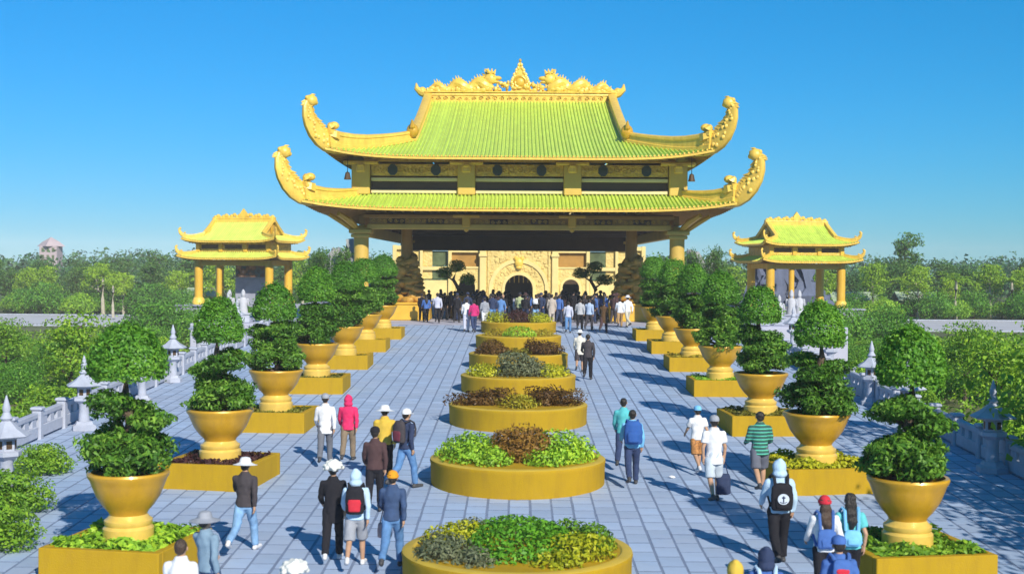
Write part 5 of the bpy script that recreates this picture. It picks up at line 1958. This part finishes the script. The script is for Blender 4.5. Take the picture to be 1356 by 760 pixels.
        for q in range(26):
            a_ = q * 2.4; e_ = math.asin(1 - 1.25 * (q + .5) / 26)
            b.ell(Hd((.145 * math.cos(e_) * math.cos(a_), -.012 + .15 * math.cos(e_) * math.sin(a_), 1.60 + .11 * math.sin(e_))), (.042, .042, .036), 8, 6)
        solid('fluffy_hat', b, hatm, t, .014, 1, wr=.006)
    # --- what is on the back or in the hand
    if pack:
        w, hh, dp, zc = pack
        b = MB()
        b.loft([(-hh / 2, w * .40, dp * .40, 0), (-hh * .44, w * .48, dp * .5, 0), (0, w * .5, dp * .52, -.01), (hh * .36, w * .46, dp * .46, 0), (hh / 2, w * .30, dp * .28, .01)], 18, fn=lambda p: U(p + Vector((0, -.125 - dp * .45, zc))))
        o = solid('backpack', b, packm, t, .018, 2, wr=.003)
        b = MB(); b.loft([(-hh * .34, w * .30, dp * .18, 0), (0, w * .36, dp * .20, 0), (hh * .12, w * .30, dp * .15, 0)], 14, fn=lambda p: U(p + Vector((0, -.125 - dp * .96, zc - hh * .06))))
        solid('pocket', b, pack2 or packm, o, .016, 2)
        for s in (-1, 1):
            b = MB()
            pts = [(.09 * s, -.135, zc + hh * .42), (.10 * s, -.10, 1.42), (.115 * s, -.01, 1.452), (.12 * s, .10, 1.39), (.13 * s, .14, 1.25), (.15 * s, .10, 1.12), (.14 * s, -.10, zc - hh * .38)]
            b.tube([tuple(U(p)) for p in pts], .016, 6, flat=1.6)
            b.build('strap', packm, o)
    if bag:
        s, bm, bw, bh = bag
        hd = [q for q in hands if q[0] == s][0]
        hp = U(hd[3] + hd[4] * .09)
        b = MB()
        g = hp + Vector((0, 0, -.20 - bh / 2))
        b.loft([(-bh / 2, bw * .40, .075, 0), (-bh * .42, bw * .48, .085, 0), (bh * .3, bw * .46, .075, 0), (bh / 2, bw * .38, .05, 0)], 14, c=tuple(g))
        o = solid('hand_bag', b, bm, t, .017, 2, wr=.003)
        v = MB()
        v.tube([(g.x - bw * .3, g.y, g.z + bh * .45), (hp.x - .03, hp.y, hp.z), (hp.x + .03, hp.y, hp.z), (g.x + bw * .3, g.y, g.z + bh * .45)], .011, 6)
        v.build('handle', bm, o)
    return t


def emblem(parent, c, r, m1, m2):
    """round light badge with a dark mark on a backpack"""
    v = MB()
    M_ = Matrix.Rotation(R(90), 4, 'X')
    base = len(v.v)
    v.lathe([(r, 0), (r, .012), (.001, .014)], 24)
    v.v[base:] = [tuple(Vector(c) + M_ @ Vector(p)) for p in v.v[base:]]
    o = v.build('badge', m1, parent)
    v = MB()
    v.tube([Vector(c) + Vector((0, -.018, .62 * r)), Vector(c) + Vector((0, -.018, -.55 * r))], .008, 5)
    v.ell(Vector(c) + Vector((0, -.018, .30 * r)), (r * .34, .006, r * .16), 10, 5)
    v.tube([Vector(c) + Vector((-.6 * r, -.018, -.5 * r)), Vector(c) + Vector((0, -.018, -.72 * r)), Vector(c) + Vector((.6 * r, -.018, -.5 * r))], .006, 5)
    v.build('badge_mark', m2, o)


C = cloth
WHITE = C('white', (.72, .73, .76)); OFFW = C('offwhite', (.66, .63, .55)); LBLUE = C('light_blue', (.45, .62, .80)); NAVY = C('navy', (.030, .045, .10))
BLACK = C('black', (.016, .016, .022)); CHAR = C('charcoal', (.055, .048, .055)); JEAN = C('jeans', (.10, .22, .44), .25); JEAND = C('dark_jeans', (.035, .055, .13), .2); JEANL = C('light_jeans', (.20, .36, .58), .25)
PINK = C('pink', (.68, .03, .13)); KHAKI = C('khaki', (.22, .17, .12)); YELL = C('yellow', (.62, .42, .06)); BRN = C('brown', (.075, .042, .045)); GREY = C('grey', (.30, .32, .37)); DENIM = C('denim', (.045, .08, .17), .25)
TEAL = C('teal', (.10, .48, .52)); BLUEP = C('blue_pack', (.03, .10, .34)); RED = C('red', (.55, .03, .05)); ORANGE = C('orange', (.72, .30, .02)); AQUA = C('aqua', (.12, .52, .55)); SKYB = C('sky', (.18, .48, .78))
BLUE = C('blue', (.06, .14, .40)); BEIGE = C('beige', (.44, .38, .33)); LAV = C('lavender', (.48, .50, .62)); MAROON = C('maroon', (.14, .03, .05)); GRN = C('green', (.02, .11, .06)); PALEG = C('pale_green', (.38, .44, .24))
PINKF = C('fuzzy_white', (.70, .70, .66))

# striped jersey
stm = bpy.data.materials.new('striped_cloth'); stm.use_nodes = True
n_ = stm.node_tree
tc_ = n_.nodes.new('ShaderNodeTexCoord'); sp_ = n_.nodes.new('ShaderNodeSeparateXYZ'); n_.links.new(tc_.outputs['Object'], sp_.inputs[0])
m1_ = n_.nodes.new('ShaderNodeMath'); m1_.operation = 'MULTIPLY'; m1_.inputs[1].default_value = 13.5; n_.links.new(sp_.outputs['Z'], m1_.inputs[0])
m2_ = n_.nodes.new('ShaderNodeMath'); m2_.operation = 'FRACT'; n_.links.new(m1_.outputs[0], m2_.inputs[0])
cr_ = n_.nodes.new('ShaderNodeValToRGB'); cr_.color_ramp.interpolation = 'CONSTANT'
cr_.color_ramp.elements[0].color = (.02, .10, .07, 1); cr_.color_ramp.elements[1].position = .52; cr_.color_ramp.elements[1].color = (.09, .48, .34, 1)
e_ = cr_.color_ramp.elements.new(.82); e_.color = (.03, .06, .12, 1)
n_.links.new(m2_.outputs[0], cr_.inputs[0]); n_.links.new(cr_.outputs[0], n_.nodes['Principled BSDF'].inputs['Base Color']); n_.nodes['Principled BSDF'].inputs['Roughness'].default_value = .85
flm = mat('flowered_cloth', (.45, .20, .06), .85, 0, .6, 22, 0, 1, .9, (.05, .03, .03))

person('person in a white sun hat, dark jacket and blue jeans, walking alone', -4.61, 21.64, 1.60, -8, .8, top=CHAR, bottom=JEANL, hat='brim', hatm=WHITE, shoe=WHITE if False else WSHOE, hair='short')
person('person in a loose white shirt and grey cap, beside the pink hooded person', -4.45, 29.57, 1.62, 5, .5, top=WHITE, top_len=.74, bottom=C('slate', (.14, .15, .18)), hat='cap', hatm=GREY, shoe=SOLE)
person('person with a bright pink hooded jacket pulled up and brown trousers', -3.98, 30.04, 1.52, 0, .4, top=PINK, bottom=KHAKI, hood='up', top_len=.80, fat=1.05)
person('person in a yellow jacket and white sun hat, ahead of the brown jacket', -2.87, 27.6, 1.62, 4, .4, top=YELL, bottom=BLACK, hat='brim', hatm=WHITE, fat=1.05)
pp = person('person in navy jacket, white cap and jeans with dark backpack, turned aside', -2.35, 26.97, 1.66, -38, .5, top=NAVY, bottom=JEAN, hair='short', hat='cap', hatm=WHITE, pack=(.32, .46, .17, 1.22), packm=CHAR, pack2=MAROON)
person('person in a dark brown jacket and black cap, behind the yellow jacket', -2.76, 24.73, 1.62, 0, .3, top=BRN, bottom=BLACK, hat='cap', hatm=BLACK)
person('person in a fluffy white hat, long black coat and black trousers', -3.05, 21.16, 1.60, 3, .4, top=BLACK, top_len=.66, bottom=BLACK, hat='fluffy', hatm=PINKF, hair='short', shoe=WSHOE)
person('person in light blue hood and grey shorts, black backpack with red pocket', -2.62, 20.75, 1.58, 2, .6, top=LBLUE, bottom=GREY, leg='short', hood='up', pack=(.32, .46, .17, 1.20), packm=BLACK, pack2=RED, shoe=WSHOE)
person('person in an orange knitted hat, dark denim jacket and blue jeans', -2.02, 20.7, 1.58, -4, .6, top=DENIM, bottom=JEAN, hat='beanie', hatm=ORANGE, bag=(-1, C('pale_bag', (.55, .40, .40)), .26, .26))
person('person in a teal top with dark hair, just ahead of the blue backpack', 2.42, 29.4, 1.60, -10, .5, top=TEAL, bottom=JEAND)
person('person with a big blue backpack over a turquoise jacket, in dark trousers', 2.45, 27.44, 1.62, 0, .55, top=SKYB, bottom=JEAND, hair='short', pack=(.40, .50, .22, 1.20), packm=BLUEP)
person('person in a bright blue cap, white top with a red arm patch and flowered shorts', 4.04, 28.85, 1.50, 12, .5, top=WHITE, bottom=flm, leg='short', hat='cap', hatm=SKYB, sleeve='short', shoe=WSHOE)
person('man in white T-shirt, pale shorts and grey cap carrying a dark bag', 3.96, 25.87, 1.72, 4, .4, top=WHITE, top_len=.74, bottom=C('pale_shorts', (.48, .55, .63)), leg='short', hat='cap', hatm=GREY, sleeve='short', bag=(1, NAVY, .30, .40), arms=((-6, 14), (4, 6)))
person('man in a green and black striped jersey and grey knee shorts beside a yellow planter', 5.09, 26.97, 1.66, 5, .45, top=stm, top_len=.76, bottom=C('dark_shorts', (.12, .13, .17)), leg='short', hair='short', fat=1.12, arms=((10, 60), (10, 60)))
ph_ = person('person in light blue hooded jacket, black backpack bearing a round white badge', 4.32, 21.16, 1.70, 2, .45, top=LBLUE, bottom=BLACK, hood='up', pack=(.34, .44, .13, 1.12), packm=BLACK, fat=1.06)
bp_ = [c for c in ph_.children if c.name.startswith('backpack')][0]
emblem(bp_, (0, -.275, 1.09), .085, C('badge', (.55, .62, .72)), NAVY)
person('woman in a red knitted hat with long brown hair, white and blue jacket', 4.52, 18.85, 1.60, 0, .4, top=WHITE, bottom=BLACK, hair='long', hairm=HAIRB, hat='beanie', hatm=RED, pack=(.30, .30, .08, 1.05), packm=BLUE)
person('woman with long loose black hair and an aqua top', 4.93, 19.0, 1.62, 0, .4, top=AQUA, sleeve='short', bottom=BLACK, hair='long', hairm=HAIRM, pack=(.28, .24, .10, 1.02), packm=SKYB)
person('person in a yellow hooded top, only the hood showing at the bottom edge', 2.58, 15.14, 1.60, 0, .4, top=YELL, bottom=NAVY, hood='up')
person('person in a navy hood, at the bottom edge right of the yellow hood', 3.05, 15.7, 1.62, 0, .4, top=BLUE, bottom=BLACK, hood='up', hatm=NAVY, pack=(.30, .40, .14, 1.18), packm=LBLUE)
person('person in blue jacket and cap, red patch on the back, below the aqua top', 4.10, 16.23, 1.62, 0, .3, lean=8, top=BLUE, bottom=BLACK, hat='cap', hatm=BLUE, pack=(.26, .28, .06, 1.26), packm=BLUE, pack2=RED)
person('person in a grey-blue jacket and pale brimmed hat, leaning back beside the nearest left planter', -4.25, 17.6, 1.60, -30, .6, lean=-6, top=C('greyblue', (.20, .30, .40)), bottom=DENIM, hat='brim', hatm=GREY)
person('person with short brown hair and white shirt before the nearest left planter', -4.21, 16.0, 1.60, -5, .3, top=WHITE, bottom=NAVY, hairm=HAIRB)
person('person of whom only a white fluffy hat shows at the bottom edge', -2.59, 14.85, 1.60, 0, .3, top=GREY, bottom=BLACK, hat='fluffy', hatm=PINKF)
person('person in a black jacket and trousers walking toward the hall right of the fifth bed', 2.48, 45.78, 1.66, -5, .7, top=CHAR, bottom=BLACK, vox=.03)
person('person in loose cream top and dark shorts just ahead of the black jacket', 2.30, 48.2, 1.58, -5, .6, top=OFFW, bottom=CHAR, leg='short', top_len=.72, hat='brim', hatm=WHITE)

# people on the terrace: a few bodies, dressed differently
crowd_specs = [
    (-2.67, 65.68, 'person in white top and pale trousers, left of the magenta top', dict(top=WHITE, bottom=LAV)),
    (-2.28, 65.3, 'person in a magenta top and dark trousers, in front of the hall', dict(top=C('magenta', (.52, .03, .16)), bottom=JEAND)),
    (-1.81, 68.2, 'person in a grey top and white trousers, behind the magenta top', dict(top=GREY, bottom=WHITE)),
    (-1.43, 70.6, 'person in a navy jacket and blue jeans left of the middle of the crowd', dict(top=NAVY, bottom=JEAN)),
    (-.98, 70.9, 'person in a mid-blue shirt and blue jeans, left of the farthest bed', dict(top=C('midblue', (.10, .22, .48)), bottom=JEAN)),
    (.97, 71.3, 'person in dark jacket and pale jeans with white pack, right of the farthest bed', dict(top=BLACK, bottom=JEANL, pack=(.3, .3, .1, 1.28), packm=WHITE)),
    (1.81, 70.4, 'person in a long beige coat, right of the farthest bed', dict(top=BEIGE, bottom=BEIGE, top_len=.6)),
    (2.28, 72.2, 'person in a blue jacket between the beige coat and the lavender shirt', dict(top=BLUE, bottom=NAVY)),
    (2.53, 65.4, 'person in a lavender shirt and jeans, in front of the crowd right of the walk', dict(top=LAV, bottom=JEAN, bag=(-1, NAVY, .26, .3))),
    (3.2, 67.0, 'person in pale grey jacket and black trousers, right of the lavender shirt', dict(top=C('palegrey', (.42, .43, .46)), bottom=BLACK)),
    (3.68, 66.9, 'person in a pale blue shirt and dark trousers, right of the pale grey jacket', dict(top=C('paleblue', (.38, .48, .66)), bottom=CHAR)),
    (4.34, 65.4, 'person in a long dark brown coat, right of the crowd', dict(top=C('darkbrown', (.10, .055, .025)), bottom=BRN, top_len=.55)),
    (5.44, 69.0, 'person in a white shirt and tan trousers, near the right dragon sculpture', dict(top=WHITE, bottom=C('tan', (.36, .22, .10)))),
    (5.86, 69.1, 'person all in white, rightmost of the crowd by the right dragon sculpture', dict(top=WHITE, bottom=C('cream', (.52, .48, .38)), hat='brim', hatm=WHITE)),
    (-4.56, 72.0, 'person in a pale blue-grey top at the left of the crowd under the hall', dict(top=LAV, bottom=BLACK)),
    (.05, 73.2, 'person in a pale green top in the dark middle of the crowd', dict(top=PALEG, bottom=BLACK)),
]
for i, (x, y, lab, kw) in enumerate(crowd_specs):
    person(lab, x, y, random.uniform(1.56, 1.72), random.uniform(-25, 25), random.uniform(.2, .7), z=max(0, gz(y)) if y > 70.1 else None, group='visitors on the terrace before the hall', **kw)
darks = [person(['visitor in a black jacket and black trousers', 'visitor in a navy jacket and cap', 'long-haired visitor in a charcoal jacket', 'visitor in a brown jacket and brimmed hat', 'visitor in a black jacket and navy trousers', 'long-haired visitor in a dark blue jacket'][i] + ' standing in the shade of the hall', -5.6 + 2.0 * i, 74.2 + (i % 2) * .9, 1.62, [0, 40, -60, 150, 20, -20][i], [.2, .5, .3, .1, .6, .4][i], z=0.0, group=['visitors in black', 'visitors in navy caps', 'long-haired visitors in charcoal', 'visitors in brown hats', 'visitors in black and navy', 'long-haired visitors in blue'][i] + ' in the shade of the hall',
                top=[BLACK, NAVY, CHAR, BRN, BLACK, BLUE][i], bottom=[BLACK, JEAND, BLACK, CHAR, NAVY, BLACK][i], hat=[None, 'cap', None, 'brim', None, None][i], hatm=[None, NAVY, None, BRN, None, None][i], hair=['short', 'short', 'long', 'short', 'short', 'long'][i]) for i in range(6)]
finish_solids()
spots = []
tries = 0
while len(spots) < 66 and tries < 3000:
    tries += 1
    p = (random.uniform(-5.9, 6.1), random.uniform(72.6, 84))
    if abs(p[0]) > 4.8 and 74.6 < p[1] < 78.6:
        continue
    if all((p[0] - q[0]) ** 2 + (p[1] - q[1]) ** 2 > .62 ** 2 for q in spots + [(d.location.x, d.location.y) for d in darks]):
        spots.append(p)
for i, (x, y) in enumerate(spots):
    o = dup(darks[i % 6], (x, y, 0), random.uniform(-.9, .9) + (math.pi if random.random() < .15 else 0), None)
    k = random.uniform(.92, 1.06)
    o.scale = (1.1 * k, 1.06 * k, k)

# dark potted trees and lamps under the hall
for x, y, lab, s in ((-3.9, 79, 'dark bonsai in a big brown pot, under the hall left of the arch', 1.0), (4.6, 80, 'dark bonsai in a big brown pot, under the hall right of the arch', .95)):
    t = thing('bonsai', lab, 'potted plant', (x, y, 0), 0)
    mb = MB(); mb.lathe([(.5, 0), (.55, .1), (.45, .3), (.7, .9), (.95, 1.3), (1.0, 1.4), (.9, 1.4), (.85, 1.3), (.02, 1.25)], 24); mb.build('pot', BROWN, t)
    mb = MB(); mb.tube([(0, 0, 1.2), (.2, 0, 1.8), (-.15, .1, 2.4), (.1, 0, 3.0)], [.16, .13, .1, .05], 8); mb.tube([(.15, 0, 1.9), (.7, -.2, 2.3)], [.07, .03], 6); mb.tube([(-.1, 0, 2.3), (-.7, .1, 2.7)], [.07, .03], 6); mb.build('trunk', BARK, t)
    P, Nn = multi_blob([(900, (.75 * s, -.2, 2.4), (.55, .5, .35)), (900, (-.7, .1, 2.8), (.55, .5, .35)), (900, (.1, 0, 3.2), (.55, .5, .4))])
    link('crown', leaf_mesh('crown', P, Nn, .12, L_CLUMP), t)

# crumpled paper on the paving
mb = MB(); mb.ell((0, 0, .03), (.08, .06, .03), 9, 6)
for k, v in enumerate(mb.v):
    f = 1 + .5 * mnoise.noise(Vector(v) * 14)
    mb.v[k] = (v[0] * f, v[1] * f, v[2] * f)
tag(mb.build('paper_scrap', WHITE, None, 20, (3.42, 28.25, gz(28.25))), 'crumpled white paper scrap on the paving left of the white T-shirt', 'litter')

# ================================================================== HAZE
mb = MB(); mb.box((0, 350, 7.6), (1900, 1200, 22.4))
hz = mb.build('haze', [], None, 0)
hm_ = bpy.data.materials.new('haze_air'); hm_.use_nodes = True
n_ = hm_.node_tree; n_.nodes.clear()
o_ = n_.nodes.new('ShaderNodeOutputMaterial'); v_ = n_.nodes.new('ShaderNodeVolumePrincipled')
v_.inputs['Color'].default_value = (.95, .97, 1.0, 1); v_.inputs['Density'].default_value = 0.00038; v_.inputs['Anisotropy'].default_value = -0.35
n_.links.new(v_.outputs[0], o_.inputs['Volume'])
hz.data.materials.clear(); hz.data.materials.append(hm_)
tag(hz, 'thin pale haze in the air over the whole grounds', 'haze', None, 'stuff')
